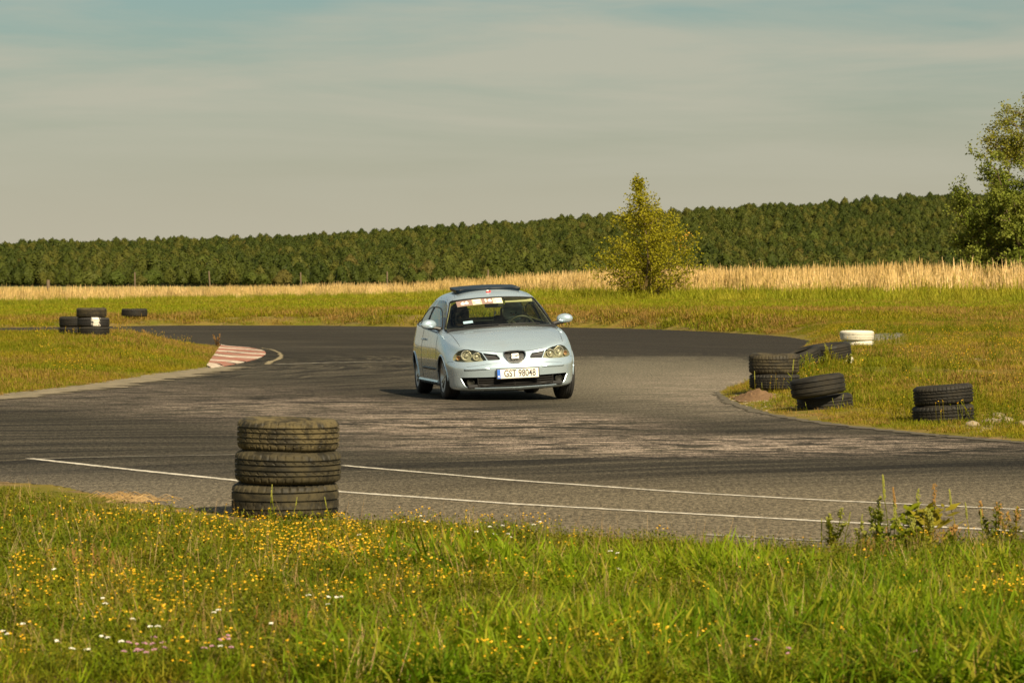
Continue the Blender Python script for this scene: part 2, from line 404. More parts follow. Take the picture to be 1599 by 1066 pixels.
# ------------------------------------------------------------------ tyres
def rubber(name, dark, dust, amt, lo=.35, hi=.7, seed=0.):
    m = NT(name); o = m.obj(); rn = m.n('ShaderNodeObjectInfo').outputs['Random']
    mp_ = m.n('ShaderNodeVectorMath', operation='ADD'); cb = m.n('ShaderNodeCombineXYZ'); m.l(m.math('MULTIPLY', rn, 31.), cb.inputs[0]); m.l(o, mp_.inputs[0]); m.l(cb.outputs[0], mp_.inputs[1])
    v = mp_.outputs[0]
    f = m.ramp(m.noise(v, 5, 5, .7, .6, sc=(1, 1, 1.8)), lo, hi); g = m.noise(v, 45, 4, .7)
    c = m.mix(m.math('MULTIPLY', f, amt), dark, dust)
    c = m.mix(m.ramp(g, .4, .7, 0, .25 * amt), c, dust)
    c = m.mix(m.ramp(m.noise(v, 14, 5, .75, 1.0, sc=(1, 1, .5)), .52, .66, 0, .75), c, dark)
    return m.fin(m.bsdf(c, m.ramp(f, 0, 1, .62, .92), spec=.3, bump=g, bstr=.25, bdist=.004))
T_dusty = rubber('dusty_rubber', (.018, .015, .009), (.098, .077, .036), 1.0, .36, .56)
T_dusty2 = rubber('grey_dusty_rubber', (.016, .014, .009), (.068, .055, .027), .95, .38, .66)
T_dark = rubber('black_rubber', (.013, .012, .010), (.055, .045, .028), .35)
T_mid = rubber('weathered_rubber', (.018, .015, .010), (.085, .068, .036), .75)
m = NT('white_painted_rubber'); o_ = m.obj(); f = m.noise(o_, 9, 5, .7)
T_white = m.fin(m.bsdf(m.mix(m.ramp(f, .30, .44), (.09, .08, .06), (.62, .58, .48)), .75, bump=f, bstr=.3))
m = NT('paint_splashed_rubber'); o_ = m.obj(); f = m.noise(o_, 8, 4, .7); s_ = m.n('ShaderNodeSeparateXYZ'); m.l(o_, s_.inputs[0])
msk = m.ramp(m.math('ADD', m.math('MULTIPLY', m.math('ABSOLUTE', m.math('SUBTRACT', s_.outputs['X'], .07)), -5.0), m.math('MULTIPLY', f, 2.2)), .72, .80)
T_splash = m.fin(m.bsdf(m.mix(msk, (.018, .016, .014), (.66, .62, .54)), .75))

def tyre_mesh(name, Rr, w, hi=True, pat=0, sag=0.012, seed=0):
    rd = random.Random(seed); ri = Rr * .60; n = 240 if hi else 72
    prof = [(ri, -.34 * w, 0), (ri + .012, -.42 * w, 0), (ri + (Rr - ri) * .35, -.485 * w, 0), (ri + (Rr - ri) * .66, -.5 * w, 0), (Rr - .035, -.475 * w, 0), (Rr - .017, -.435 * w, 1), (Rr - .007, -.385 * w, 1), (Rr - .003, -.33 * w, 1)]
    gs = [-.235, -.085, .085, .235] if pat != 1 else [-.25, 0, .25]
    gw, gd = (.0062, .012)
    last = -.30
    for g in gs:
        for h in np.linspace(last, g - gw / w, 4)[1:-1] if hi else []: prof.append((Rr - .002 * (abs(h) > .2), h * w, 2 if (gs.index(g) % 2 == 1) else 3))
        prof += [(Rr, g * w - gw, 4), (Rr - gd, g * w - gw * .8, 4), (Rr - gd, g * w + gw * .8, 4), (Rr, g * w + gw, 4)]
        last = g + gw / w
    prof += [(Rr - .003, .33 * w, 1), (Rr - .007, .385 * w, 1), (Rr - .017, .435 * w, 1), (Rr - .035, .475 * w, 0), (ri + (Rr - ri) * .66, .5 * w, 0), (ri + (Rr - ri) * .35, .485 * w, 0), (ri + .012, .42 * w, 0), (ri, .34 * w, 0), (ri + .03, .33 * w, 0), (Rr - .03, .40 * w, 0), (Rr - .03, -.40 * w, 0), (ri + .03, -.33 * w, 0)]
    vs_, fs = [], []; m_ = len(prof); ph = rd.uniform(0, 6)
    for j, (r, h, t) in enumerate(prof):
        for k in range(n):
            th = 2 * math.pi * k / n; rr = r
            if hi:
                if t == 1 and k % 6 == 0: rr -= .010
                if t == 2 and (k + int((h / w + .5) * 26)) % 7 == 0: rr -= .009
                if t == 3 and pat == 2 and (k - int((h / w + .5) * 26)) % 7 == 0: rr -= .009
            rr *= 1 + sag * math.sin(2 * th + ph) + sag * .5 * math.sin(3 * th + ph * 2)
            hh = h * (1 + .03 * math.sin(2 * th + ph + 1))
            vs_.append((rr * math.cos(th), rr * math.sin(th), hh))
    for i in range(m_):
        j = (i + 1) % m_
        for k in range(n): fs.append((i * n + k, i * n + (k + 1) % n, j * n + (k + 1) % n, j * n + k))
    return vs_, fs
def tyre(label, px, D, zc, Rr, w, mat, hi=False, pat=0, tilt=(0, 0), group=None, seed=0, dx=0, spin=0.):
    vs_, fs = tyre_mesh('t', Rr, w, hi, pat, seed=seed)
    mb = MB(); mb.add(vs_, fs); o = mb.build('tyre', mat)
    o.rotation_euler = (R(tilt[1]), R(-tilt[0]), spin)
    o.location = (lat(px, D) + dx, D, zc)
    return tag(o, label, 'tyre', group)
# near stack of three
d0 = 21.98
tyre('bottom tyre of the dusty three-tyre stack nearest the camera, grass heads in front', 445, d0, .112, .337, .217, T_dusty2, True, 1, (.3, 0), 'tyres of the near stack', 1)
tyre('middle tyre of the dusty three-tyre stack nearest the camera', 450.5, d0 - .01, .322, .340, .204, T_dusty2, True, 0, (-.6, .5), 'tyres of the near stack', 2)
tyre('olive dusty top tyre with slanted tread cuts on the near three-tyre stack', 450.5, d0, .524, .321, .203, T_dusty, True, 2, (-.8, .5), 'tyres of the near stack', 3)
# right verge
tyre('wide ribbed tyre on top of the upright stack left of the leaning pair', 1209, 44.6, .430, .322, .262, T_mid, True, 0, (0, .6), 'tyres on the right verge', 4)
tyre('lower tyre half buried in weeds under the wide ribbed tyre', 1210, 44.6, .200, .330, .20, T_dark, True, 2, (0, 0), 'tyres on the right verge', 5)
tyre('black smooth tyre tilted on top of the crooked pair by the road edge', 1277.5, 39.4, .300, .318, .225, T_dark, False, 1, (8.5, -1), 'tyres on the right verge', 6)
tyre('black tyre sunk in grass beneath the tilted tyre of the crooked pair', 1289, 39.6, .085, .318, .215, T_dark, False, 0, (5, 0), 'tyres on the right verge', 7)
tyre('top tyre of the rightmost pair standing alone in green grass', 1473.5, 36.2, .305, .311, .205, T_dark, True, 0, (4.5, -1), 'tyres on the right verge', 8)
tyre('bottom tyre of the rightmost pair, grass growing against it', 1474, 36.2, .100, .324, .205, T_dark, True, 2, (3, 0), 'tyres on the right verge', 9)
gw_ = gz(lat(1338, 63.5), 63.5)
tyre('white painted upper tyre of the pair standing farthest back on the right verge', 1338.5, 63.5, .49, .315, .185, T_white, False, 0, (0, 0), 'tyres on the right verge', 10)
tyre('white painted lower tyre with ribbed tread of the pair farthest back', 1341, 63.5, .31, .285, .18, T_white, True, 0, (0, 0), 'tyres on the right verge', 11)
tyre('dark tyre tilted on a white one just in front of the white pair', 1295, 52, .425, .335, .24, T_dark, False, 0, (7, 3), 'tyres on the right verge', 12)
tyre('white painted tyre nearly buried in grass beneath a dark tilted tyre', 1302, 52.1, .26, .30, .17, T_white, True, 0, (3, 0), 'tyres on the right verge', 13)
tyre('dark tyre lying slumped against the tilted one, behind the upright stack', 1249, 51.5, .335, .33, .25, T_dark, False, 0, (17, 5), 'tyres on the right verge', 14)
# left island
tyre('ribbed top tyre of the three-tyre stack on the left island', 143.5, 72, .835, .318, .195, T_mid, True, 0, (0, 0), 'tyres on the left island', 15)
tyre('middle tyre splashed with white paint in the left island stack', 146.5, 72, .640, .335, .195, T_splash, True, 0, (-1, 0), 'tyres on the left island', 16)
tyre('bottom tyre hidden in grass under the white splashed tyre', 146.5, 72, .450, .335, .19, T_dark, True, 0, (0, 0), 'tyres on the left island', 17)
tyre('upper tyre of the low pair tucked behind the left island stack', 117, 73.2, .635, .325, .22, T_dark, True, 0, (2, 0), 'tyres on the left island', 18)
tyre('lower tyre of the low pair tucked behind the left island stack', 116, 73.2, .42, .335, .20, T_dark, True, 0, (0, 0), 'tyres on the left island', 19)
tyre('single large tyre lying flat across the track at the far left edge', 210.5, 116.6, .42, .44, .27, T_dark, True, 0, (0, 0), None, 20)

# ------------------------------------------------------------------ scattering of uncountable growth
PCOL = []
def proto(mb, mat, name='growth_source'):
    o = mb.build(name, mat, smooth=False); COL.objects.unlink(o); PCOL.append(o); return o
def scatter(name, X, Y, protos, scl, seed=0, tilt=.12, label=None, idx=None, Z=None, kind='stuff'):
    n = len(X); rg = np.random.RandomState(seed)
    if Z is None: Z = ground(np.asarray(X), np.asarray(Y))
    me = bpy.data.meshes.new(name); me.vertices.add(n)
    me.vertices.foreach_set('co', np.stack([X, Y, Z], 1).ravel().astype(np.float32))
    a = me.attributes.new('rot', 'FLOAT_VECTOR', 'POINT')
    a.data.foreach_set('vector', np.stack([rg.normal(0, tilt, n), rg.normal(0, tilt, n), rg.uniform(0, 6.283, n)], 1).ravel().astype(np.float32))
    a = me.attributes.new('scl', 'FLOAT', 'POINT'); a.data.foreach_set('value', np.broadcast_to(scl, n).astype(np.float32).copy())
    a = me.attributes.new('idx', 'INT', 'POINT'); a.data.foreach_set('value', (rg.randint(0, len(protos), n) if idx is None else idx).astype(np.int32))
    o = bpy.data.objects.new(name, me); COL.objects.link(o)
    g = bpy.data.node_groups.new(name + '_nodes', 'GeometryNodeTree')
    g.interface.new_socket('Geometry', in_out='INPUT', socket_type='NodeSocketGeometry'); g.interface.new_socket('Geometry', in_out='OUTPUT', socket_type='NodeSocketGeometry')
    N = g.nodes; gi = N.new('NodeGroupInput'); go = N.new('NodeGroupOutput'); ip = N.new('GeometryNodeInstanceOnPoints'); ip.inputs['Pick Instance'].default_value = True
    mp2 = N.new('GeometryNodeMeshToPoints'); g.links.new(gi.outputs[0], mp2.inputs[0]); g.links.new(mp2.outputs[0], ip.inputs['Points'])
    jn = N.new('GeometryNodeJoinGeometry')
    for p_ in reversed(protos):
        oi = N.new('GeometryNodeObjectInfo'); oi.inputs['Object'].default_value = p_; oi.inputs['As Instance'].default_value = True
        g.links.new(oi.outputs['Geometry'], jn.inputs[0])
    g.links.new(jn.outputs[0], ip.inputs['Instance'])
    for an, dt, sk in (('rot', 'FLOAT_VECTOR', 'Rotation'), ('scl', 'FLOAT', 'Scale'), ('idx', 'INT', 'Instance Index')):
        na = N.new('GeometryNodeInputNamedAttribute'); na.data_type = dt; na.inputs['Name'].default_value = an
        g.links.new(na.outputs[0], ip.inputs[sk])
    g.links.new(ip.outputs[0], go.inputs[0])
    md = o.modifiers.new('scatter', 'NODES'); md.node_group = g
    o['kind'] = kind
    if label: o['label'] = label
    return o
def blade(mb, rd, x, y, h, w, lean, curl, mi=0, seg=3):
    a = rd.uniform(0, 6.283); b = a + rd.uniform(-.5, .5) + math.pi / 2
    ca, sa = math.cos(a), math.sin(a); wx, wy = math.cos(b) * w / 2, math.sin(b) * w / 2
    vs_ = []
    px = x; py = y; pz = 0; ang = lean
    for i in range(seg):
        t = i / seg; ww = 1 - t * t * .7
        vs_ += [(px - wx * ww, py - wy * ww, pz), (px + wx * ww, py + wy * ww, pz)]
        ang += curl / seg; st = h / seg
        px += math.sin(ang) * ca * st; py += math.sin(ang) * sa * st; pz += math.cos(ang) * st
    vs_.append((px, py, max(pz, .004)))
    fs = [(2 * i, 2 * i + 1, 2 * i + 3, 2 * i + 2) for i in range(seg - 1)] + [(2 * seg - 2, 2 * seg - 1, 2 * seg)]
    mb.add(vs_, fs, mi)
def leaf(mb, c, d, n_, L, w, mi=0):
    d = Vector(d).normalized(); s_ = d.cross(Vector(n_)).normalized() * w / 2; c = Vector(c)
    mb.add([c, c + d * L * .5 + s_, c + d * L, c + d * L * .5 - s_], [(0, 1, 2, 3)], mi)
def clump(seed, n, r, h, w, lean, curl):
    rd = random.Random(seed); mb = MB()
    for _ in range(n):
        rr = r * math.sqrt(rd.random()); a = rd.uniform(0, 6.283)
        blade(mb, rd, rr * math.cos(a), rr * math.sin(a), rd.uniform(*h), rd.uniform(*w), rd.uniform(0, lean), rd.uniform(0, curl))
    return mb
G_short = leafmat('short_grass', [(.110, .130, .006), (.175, .165, .008), (.24, .19, .018)], dry=(.34, .22, .05), dry_lo=.52, dry_hi=.72)
G_lush = leafmat('lush_grass', [(.09, .165, .005), (.215, .285, .010), (.30, .28, .025)], trans=.42, wscale=.8)
G_verge = leafmat('verge_grass', [(.150, .170, .007), (.235, .195, .011), (.29, .22, .022)], dry=(.29, .18, .05), dry_lo=.455, dry_hi=.58, wscale=.30)
G_far = leafmat('mown_turf', [(.180, .215, .008), (.240, .240, .012), (.28, .22, .025)], dry=(.28, .19, .04), dry_lo=.5, dry_hi=.68, wscale=.12)
G_reed = leafmat('ripe_reed', [(.58, .40, .16), (.68, .49, .24), (.46, .32, .11)], trans=.25, wscale=.12)
G_reedleaf = leafmat('reed_leaves', [(.24, .26, .015), (.34, .30, .03), (.18, .20, .012)], trans=.35, wscale=.12)
G_dryst = leafmat('dry_straw', [(.42, .27, .11), (.34, .21, .09), (.50, .36, .18)], trans=.2)
G_weed = leafmat('weed_green', [(.13, .16, .008), (.19, .20, .010), (.25, .21, .02)], trans=.4, wscale=2)
G_herb = leafmat('herb_leaves', [(.090, .115, .006), (.14, .15, .008), (.19, .165, .012)], trans=.3, wscale=1.2)
F_yel = simple('yellow_petals', (.80, .47, .012), .6, var=.2, scale=60); F_wht = simple('white_petals', (.78, .76, .66), .7); F_pnk = simple('pink_petals', (.44, .22, .30), .7)
F_brn = simple('rust_brown_seed', (.26, .14, .03), .8, var=.3); F_seed = simple('green_seed_head', (.22, .22, .03), .8, var=.3)

def frust(n, y0, y1, x0, x1, seed, pw=1.0):
    """random ground points between distances y0..y1 and photograph columns x0..x1, even per square metre"""
    rg = np.random.RandomState(seed); u = rg.rand(n)
    Y = np.sqrt(y0 ** 2 + u * (y1 ** 2 - y0 ** 2)); C = rg.uniform(x0, x1, n)
    return (C - 800) / FOC * Y, Y, C, rg

p_short = [proto(clump(i, 34, .12, (.03, .10), (.003, .006), 1.0, 1.2), G_short) for i in range(5)]
p_lush = [proto(clump(20 + i, 22, .10, (.10, .27), (.008, .015), 1.2, 2.3), G_lush) for i in range(6)]
p_med = [proto(clump(40 + i, 26, .10, (.07, .18), (.004, .008), 1.0, 1.8), G_lush) for i in range(4)]
def herb(seed):
    rd = random.Random(seed); mb = MB()
    for _ in range(14):
        a = rd.uniform(0, 6.283); r = rd.uniform(0, .10); h = rd.uniform(.03, .11); x, y = r * math.cos(a), r * math.sin(a)
        for k in range(7):
            t = (k + 1) / 7; d = (rd.uniform(-1, 1), rd.uniform(-1, 1), rd.uniform(.0, .9))
            leaf(mb, (x + .02 * t, y, h * t), d, (0, 0, 1), rd.uniform(.010, .022), rd.uniform(.006, .011))
    return mb
p_herb = [proto(herb(60 + i), G_herb) for i in range(4)]
# near bank
X, Y, C, rg = frust(34000, 12.2, 24.5, -600, 2200, 11)
sd = roadsd(X, Y); ln = fnoise(X, Y, .7, 2)
right_lush = np.clip((C - 560 - (Y - 18) * 30) / 260, 0, 1)
bare_left = 1.1 * np.exp(-(((C - 250) / 130) ** 2 + ((Y - 22.3) / 1.3) ** 2)) + .5 * np.exp(-(((C - 450) / 110) ** 2 + ((Y - 21.2) / .5) ** 2)) + .8 * np.exp(-(((C - 1200) / 140) ** 2 + ((Y - 19.4) / .35) ** 2))
keep = (sd > .03) & (rg.rand(len(X)) > bare_left * 1.15) & (rg.rand(len(X)) < .45 + sd * 1.2)
X, Y, C, sd, ln, rl = [a[keep] for a in (X, Y, C, sd, ln, right_lush)]
u = np.random.RandomState(3).rand(len(X))
is_l = (u < rl * .80) & (sd > .55) & (fnoise(X, Y, 2.3, 21) > .36)
scatter('lush_grass', X[is_l], Y[is_l], p_lush, (.16 + .66 * np.clip((sd[is_l] - .7) / 2.2, 0, 1)) * (.35 + 1.35 * ln[is_l] ** 1.3), 1, .42, label='long arching green grass along the right of the near bank')
is_m = ~is_l & (u < .40 + .3 * rl)
edge = np.clip(sd / 1.3, .22, 1)
scatter('meadow_grass', X[is_m], Y[is_m], p_med, np.where((Y[is_m] > 19.6) & (C[is_m] > 330) & (C[is_m] < 640), .22, .35 + .35 * np.clip(sd[is_m] / 2, 0, 1) * (.5 + ln[is_m])) * edge[is_m], 2, .3, label='mixed meadow grass in front of the near tyre stack')
is_s = ~is_l & ~is_m & (u < .78)
scatter('short_grass', X[is_s], Y[is_s], p_short, np.where((Y[is_s] > 19.6) & (C[is_s] > 330) & (C[is_s] < 640), .45, .9) * edge[is_s], 3, label='short grass over the near bank')
is_h = ~is_l & ~is_m & ~is_s & ((Y < 19.9) | (C < 330) | (C > 640))
scatter('ground_herbs', X[is_h], Y[is_h], p_herb, (1.0 + .4 * ln[is_h]) * edge[is_h], 4, label='low leafy herbs among the grass of the near bank')
# straggly dry stalks in the near bank
def stalks(seed, n, r, h, w=.0022):
    rd = random.Random(seed); mb = MB()
    for _ in range(n): blade(mb, rd, rd.uniform(-r, r), rd.uniform(-r, r), rd.uniform(*h), w, rd.uniform(0, .5), rd.uniform(0, .9), seg=4)
    return mb
p_st = [proto(stalks(80 + i, 7, .1, (.12, .3)), G_dryst) for i in range(4)]
k = (np.random.RandomState(5).rand(len(X)) < .06) & ((Y < 19.6) | (C < 340) | (C > 620))
scatter('dry_stalks', X[k], Y[k], p_st, (.7 + .4 * ln[k]) * edge[k], 5, label='thin straw coloured stalks scattered in the near bank')
# flowers
def yflower(seed, n=5, h=(.07, .16), mat_i=1):
    rd = random.Random(seed); mb = MB()
    for _ in range(n):
        x, y = rd.uniform(-.06, .06), rd.uniform(-.06, .06); H = rd.uniform(*h); dx_, dy_ = rd.uniform(-.03, .03), rd.uniform(-.03, .03)
        mb.tube([(x, y, 0), (x + dx_, y + dy_, H)], .0013, 3, 0, cap=False)
        for _k in range(rd.randint(4, 7)):
            a = rd.uniform(0, 6.283); c = Vector((x + dx_, y + dy_, H)); d = Vector((math.cos(a), math.sin(a), rd.uniform(-.1, .9)))
            leaf(mb, c, d, (0, 0, 1) if abs(d.z) < .6 else (1, 0, 0), rd.uniform(.006, .010), .007, 1)
    return mb
p_yf = [yflower(100 + i).build('growth_source', [G_weed, F_yel], smooth=False) for i in range(6)]
for o_ in p_yf: COL.objects.unlink(o_)
Xf, Yf, Cf, rg = frust(24000, 12.2, 22.5, -260, 1860, 21)
sdf = roadsd(Xf, Yf); pn = fnoise(Xf, Yf, 1.3, 7)
def gau(cx, cy, sx_, sy_): return np.exp(-(((Cf - cx) / sx_) ** 2 + ((Yf - cy) / sy_) ** 2))
dens = .27 * gau(500, 18.2, 200, 1.3) * (Yf < 19.5) + .12 * gau(60, 14.6, 330, 1.6) + .06 * gau(380, 16.2, 330, 2) + .30 * gau(930, 12.9, 120, .35) + .16 * gau(1560, 15.3, 120, .7) + .022 * (Cf < 900) + .007
k = ((Yf < 19.6) | ((Yf < 20.6) & ((Cf < 340) | (Cf > 640)))) & (rg.rand(len(Xf)) < dens * np.clip((pn - .28) * 3.4, .1, 1.6)) & (sdf > .1)
scatter('yellow_flowers', Xf[k], Yf[k], p_yf, 1.0, 6, label='small yellow wildflowers thick in the grass below the near tyres')
def wflower(seed, mat_h=(.14, .26), n=1):
    rd = random.Random(seed); mb = MB(); H = rd.uniform(*mat_h); mb.tube([(0, 0, 0), (.01, 0, H)], .0018, 3, 0, cap=False)
    for _ in range(16):
        a = rd.uniform(0, 6.283); r = .022 * math.sqrt(rd.random()); r *= .75; c = (.01 + r * math.cos(a), r * math.sin(a), H + .006 - r * .4)
        mb.ell(c, (.0045, .0045, .0035), 5, 3, 1)
    return mb
p_wf = [wflower(120 + i).build('growth_source', [G_weed, F_wht], smooth=False) for i in range(3)]
p_pf = [wflower(130 + i, (.12, .22)).build('growth_source', [G_weed, F_pnk], smooth=False) for i in range(3)]
for o_ in p_wf + p_pf: COL.objects.unlink(o_)
pts = [(645, 812, 3), (760, 832, 3), (790, 836, 3), (860, 830, 2), (30, 1000, 2), (170, 965, 2), (200, 990, 1), (240, 1000, 2), (150, 1030, 2), (340, 1045, 1), (508, 960, 3), (520, 955, 2), (560, 845, 1), (115, 890, 1), (345, 985, 2), (200, 1040, 2), (960, 872, 3), (95, 1050, 2), (10, 1010, 1), (410, 1000, 1)]
rd = random.Random(9); XY = []
for a, b, n in pts:
    for _ in range(n): XY.append(at(a + rd.gauss(0, 10), b + 45 + rd.gauss(0, 6)))
XY = np.array([(x, y) for x, y in XY if y > 12.3])
scatter('white_flowers', XY[:, 0], XY[:, 1], p_wf, .62, 7, label='white flat flower heads dotted through the near bank')
XY = []
for a, b, n in [(205, 1030, 6), (240, 1045, 5), (330, 1055, 4), (355, 1045, 3), (225, 1020, 3), (1415, 1050, 3), (1180, 1062, 2), (1230, 1058, 2)]:
    for _ in range(n): XY.append((lat(a + rd.gauss(0, 9), 12.6), 12.45 + rd.uniform(0, .5)))
XY = np.array(XY); scatter('pink_flowers', XY[:, 0], XY[:, 1], p_pf, .62, 8, label='pink flower heads at the bottom edge of the near bank')
def brown(seed):
    rd = random.Random(seed); mb = MB(); 
    for _ in range(3):
        x = rd.uniform(-.05, .05); H = rd.uniform(.12, .24); mb.tube([(x, 0, 0), (x + .02, 0, H)], .002, 3, 0, cap=False)
        for k in range(14): mb.ell((x + .02 * k / 14 + rd.uniform(-.008, .008), rd.uniform(-.008, .008), H * (.45 + .55 * k / 14)), (.005, .005, .005), 5, 3, 0)
    return mb
p_br = [proto(brown(140 + i), F_brn) for i in range(3)]
XY = []
for a, y_, n in [(445, 13.9, 9), (160, 17, 16), (1240, 14.4, 8), (1500, 15.5, 10), (1470, 19.0, 14), (90, 20, 8), (1380, 17.8, 8)]:
    for _ in range(n): XY.append((lat(a + rd.gauss(0, 35), y_), y_ + rd.gauss(0, .3)))
XY = np.array(XY); scatter('brown_seed_heads', XY[:, 0], XY[:, 1], p_br, .55, 9, label='rust brown seed heads in the near bank')

# left island and right verge
p_v = [proto(clump(200 + i, 46, .22, (.04, .13), (.007, .013), 1.0, 1.4), G_verge) for i in range(6)]
X, Y, C, rg = frust(44000, 45, 82, -440, 350, 31); sd = roadsd(X, Y)
k = (sd > .08) & (rg.rand(len(X)) < np.clip(.35 + sd * .9, 0, 1)) & ((fnoise(X, Y, .55, 4) > .36) | (rg.rand(len(X)) < .25)); ln = fnoise(X, Y, .4, 9)
scatter('island_grass', X[k], Y[k], p_v, (.55 + .75 * ln[k]) * np.clip(.5 + sd[k] * .4, 0, 1), 10, label='tufty yellow green grass on the left island')
X, Y, C, rg = frust(92000, 30, 112, 1090, 2120, 32); sd = roadsd(X, Y)
slab = (C > 1318) & (C < 1425) & (Y > 63.8) & (Y < 78)
mound = np.exp(-(((C - 1180) / 40) ** 2 + ((Y - 43.0) / 2.6) ** 2)) + .8 * np.exp(-(((C - 1530) / 50) ** 2 + ((Y - 55) / 3) ** 2)) + .8 * np.exp(-(((C - 1540) / 50) ** 2 + ((Y - 35) / 1.2) ** 2))
k = (sd > .10) & ~slab & (rg.rand(len(X)) > mound) & ((fnoise(X, Y, .22, 31) < .66) | (rg.rand(len(X)) < .35)) & (rg.rand(len(X)) < np.clip(.6 + sd * .8, 0, 1)) & ((fnoise(X, Y, .5, 4) > .35) | (rg.rand(len(X)) < .3)); ln = fnoise(X, Y, .35, 9)
scatter('verge_grass', X[k], Y[k], p_v, (.35 + 1.0 * ln[k] ** 1.5) * np.clip(.55 + sd[k] * .35, 0, 1), 11, label='tufty yellow green grass around the right hand tyres')
# yellow and pale blooms of the verges
p_yb = [yflower(150 + i, 6, (.10, .2)).build('growth_source', [G_weed, F_yel], smooth=False) for i in range(3)]
for o_ in p_yb: COL.objects.unlink(o_)
Xs, Ys, Cs, rg = frust(420, 33, 80, 1150, 1640, 33); k = (roadsd(Xs, Ys) > .5) & (fnoise(Xs, Ys, .4, 12) > .50)
Xi, Yi, Ci, rg = frust(80, 50, 78, 60, 345, 34); ki = (roadsd(Xi, Yi) > .4)
scatter('verge_flowers', np.concatenate([Xs[k], Xi[ki]]), np.concatenate([Ys[k], Yi[ki]]), p_yb, 1.3, 12, label='small yellow flowers on the grassy verges')
# broadleaf tufts on the verges
def tuft(seed):
    rd = random.Random(seed); mb = MB()
    for _ in range(7):
        x, y = rd.uniform(-.12, .12), rd.uniform(-.12, .12); H = rd.uniform(.15, .38); tx, ty = rd.uniform(-.12, .12), rd.uniform(-.12, .12)
        mb.tube([(x, y, 0), (x + tx, y + ty, H)], .003, 3, 0, cap=False)
        for k in range(16):
            t = (k + 1) / 16; leaf(mb, (x + tx * t, y + ty * t, H * t), (rd.uniform(-1, 1), rd.uniform(-1, 1), rd.uniform(0, .8)), (0, 0, 1), rd.uniform(.03, .06), rd.uniform(.012, .022))
    return mb
p_tu = [proto(tuft(220 + i), G_weed) for i in range(4)]
Xs, Ys, Cs, rg = frust(1500, 34, 80, 1240, 1740, 35); sd = roadsd(Xs, Ys)
k = (sd > .9) & (fnoise(Xs, Ys, .30, 15) > .53)
scatter('broadleaf_weeds', Xs[k], Ys[k], p_tu, .55 + .4 * rg.rand(k.sum()), 13, label='low broadleaf weeds on the right verge')
# turf across the track
p_f = [proto(clump(240 + i, 40, .42, (.06, .17), (.014, .026), .8, 1.0), G_far) for i in range(5)]
X, Y, C, rg = frust(98000, 95, 232, -560, 2160, 36); sd = roadsd(X, Y)
k = (sd > .2) & (Y > 128 + 8 * (fnoise(X, Y, .12, 8) - .5)) & (rg.rand(len(X)) < np.clip(1.25 - (Y - 95) / 320, .3, 1)); kn = (sd > .15) & ~k & (Y < 134); ln = fnoise(X, Y, .2, 9)
scatter('far_turf', X[k], Y[k], p_f, np.where(Y[k] < 128, .55, .85) * (.6 + .8 * ln[k]), 14, label='green turf strip across the track')
scatter('far_verge_grass', X[kn], Y[kn], p_v, (.6 + 1.1 * ln[kn]) * 1.5, 24, label='dull yellow brown grass along the far edge of the track')
# ripe reeds
def reed(seed, H=(.85, 1.62), n=15):
    rd = random.Random(seed); mb = MB()
    for _ in range(n):
        x, y = rd.uniform(-.45, .45), rd.uniform(-.45, .45); h = rd.uniform(*H); a = rd.uniform(-.16, .16); b = rd.uniform(-.16, .16)
        hm = rd.uniform(.45, .75); mb.add([(x - .008, y, 0), (x + .008, y, 0), (x + a * h * hm + .006, y + b * h * hm, h * hm), (x + a * h * hm - .006, y + b * h * hm, h * hm)], [(0, 1, 2, 3)], 1); mb.add([(x + a * h * hm - .005, y + b * h * hm, h * hm), (x + a * h * hm + .005, y + b * h * hm, h * hm), (x + a * h + .004, y + b * h, h), (x + a * h - .004, y + b * h, h)], [(0, 1, 2, 3)], 0)
        for k in range(5):                                        # feathery plume
            t = .76 + .06 * k; s = rd.uniform(-1, 1); w = .022 * (1.2 - k * .18)
            mb.add([(x + a * h * t - w, y + b * h * t, h * t), (x + a * h * t, y + b * h * t + w * s, h * t - .04), (x + a * h * t + w, y + b * h * t, h * t + .02), (x + a * h * (t + .1), y + b * h * t, h * (t + .10))], [(0, 1, 2, 3)], 0)
        for k in range(9):
            blade(mb, rd, x, y, rd.uniform(.35, 1.0), .020, rd.uniform(.05, .5), .9, 1, 2)
    return mb
p_rd = [reed(260 + i).build('growth_source', [G_reed, G_reedleaf], smooth=False) for i in range(6)]
for o_ in p_rd: COL.objects.unlink(o_)
X, Y, C, rg = frust(41000, 158, 232, -560, 2160, 37)
y0 = np.interp(C, [0, 500, 900, 1100, 1400, 1600], [186, 186, 176, 168, 164, 162]) + 18 * (fnoise(X, Y * .3, .2, 3) - .5) + rg.exponential(3.5, len(X)) * -1 + 2
dn = np.interp(C, [0, 760, 900, 1600], [.36, .30, .50, .60])
k = (Y > y0) & (rg.rand(len(X)) < dn * np.clip((Y - y0) / 9, .25, 1)); ln = fnoise(X, Y, .15, 19)
hs = np.interp(C[k], [0, 250, 600, 820, 1000, 1300, 1600], [.56, .50, .48, .72, .88, .95, 1.0])
scatter('ripe_reeds', X[k], Y[k], p_rd, hs * (.80 + .4 * ln[k]) * (.70 + .45 * rg.rand(k.sum())), 15, .06, label='tall ripe straw coloured grass along the field edge')

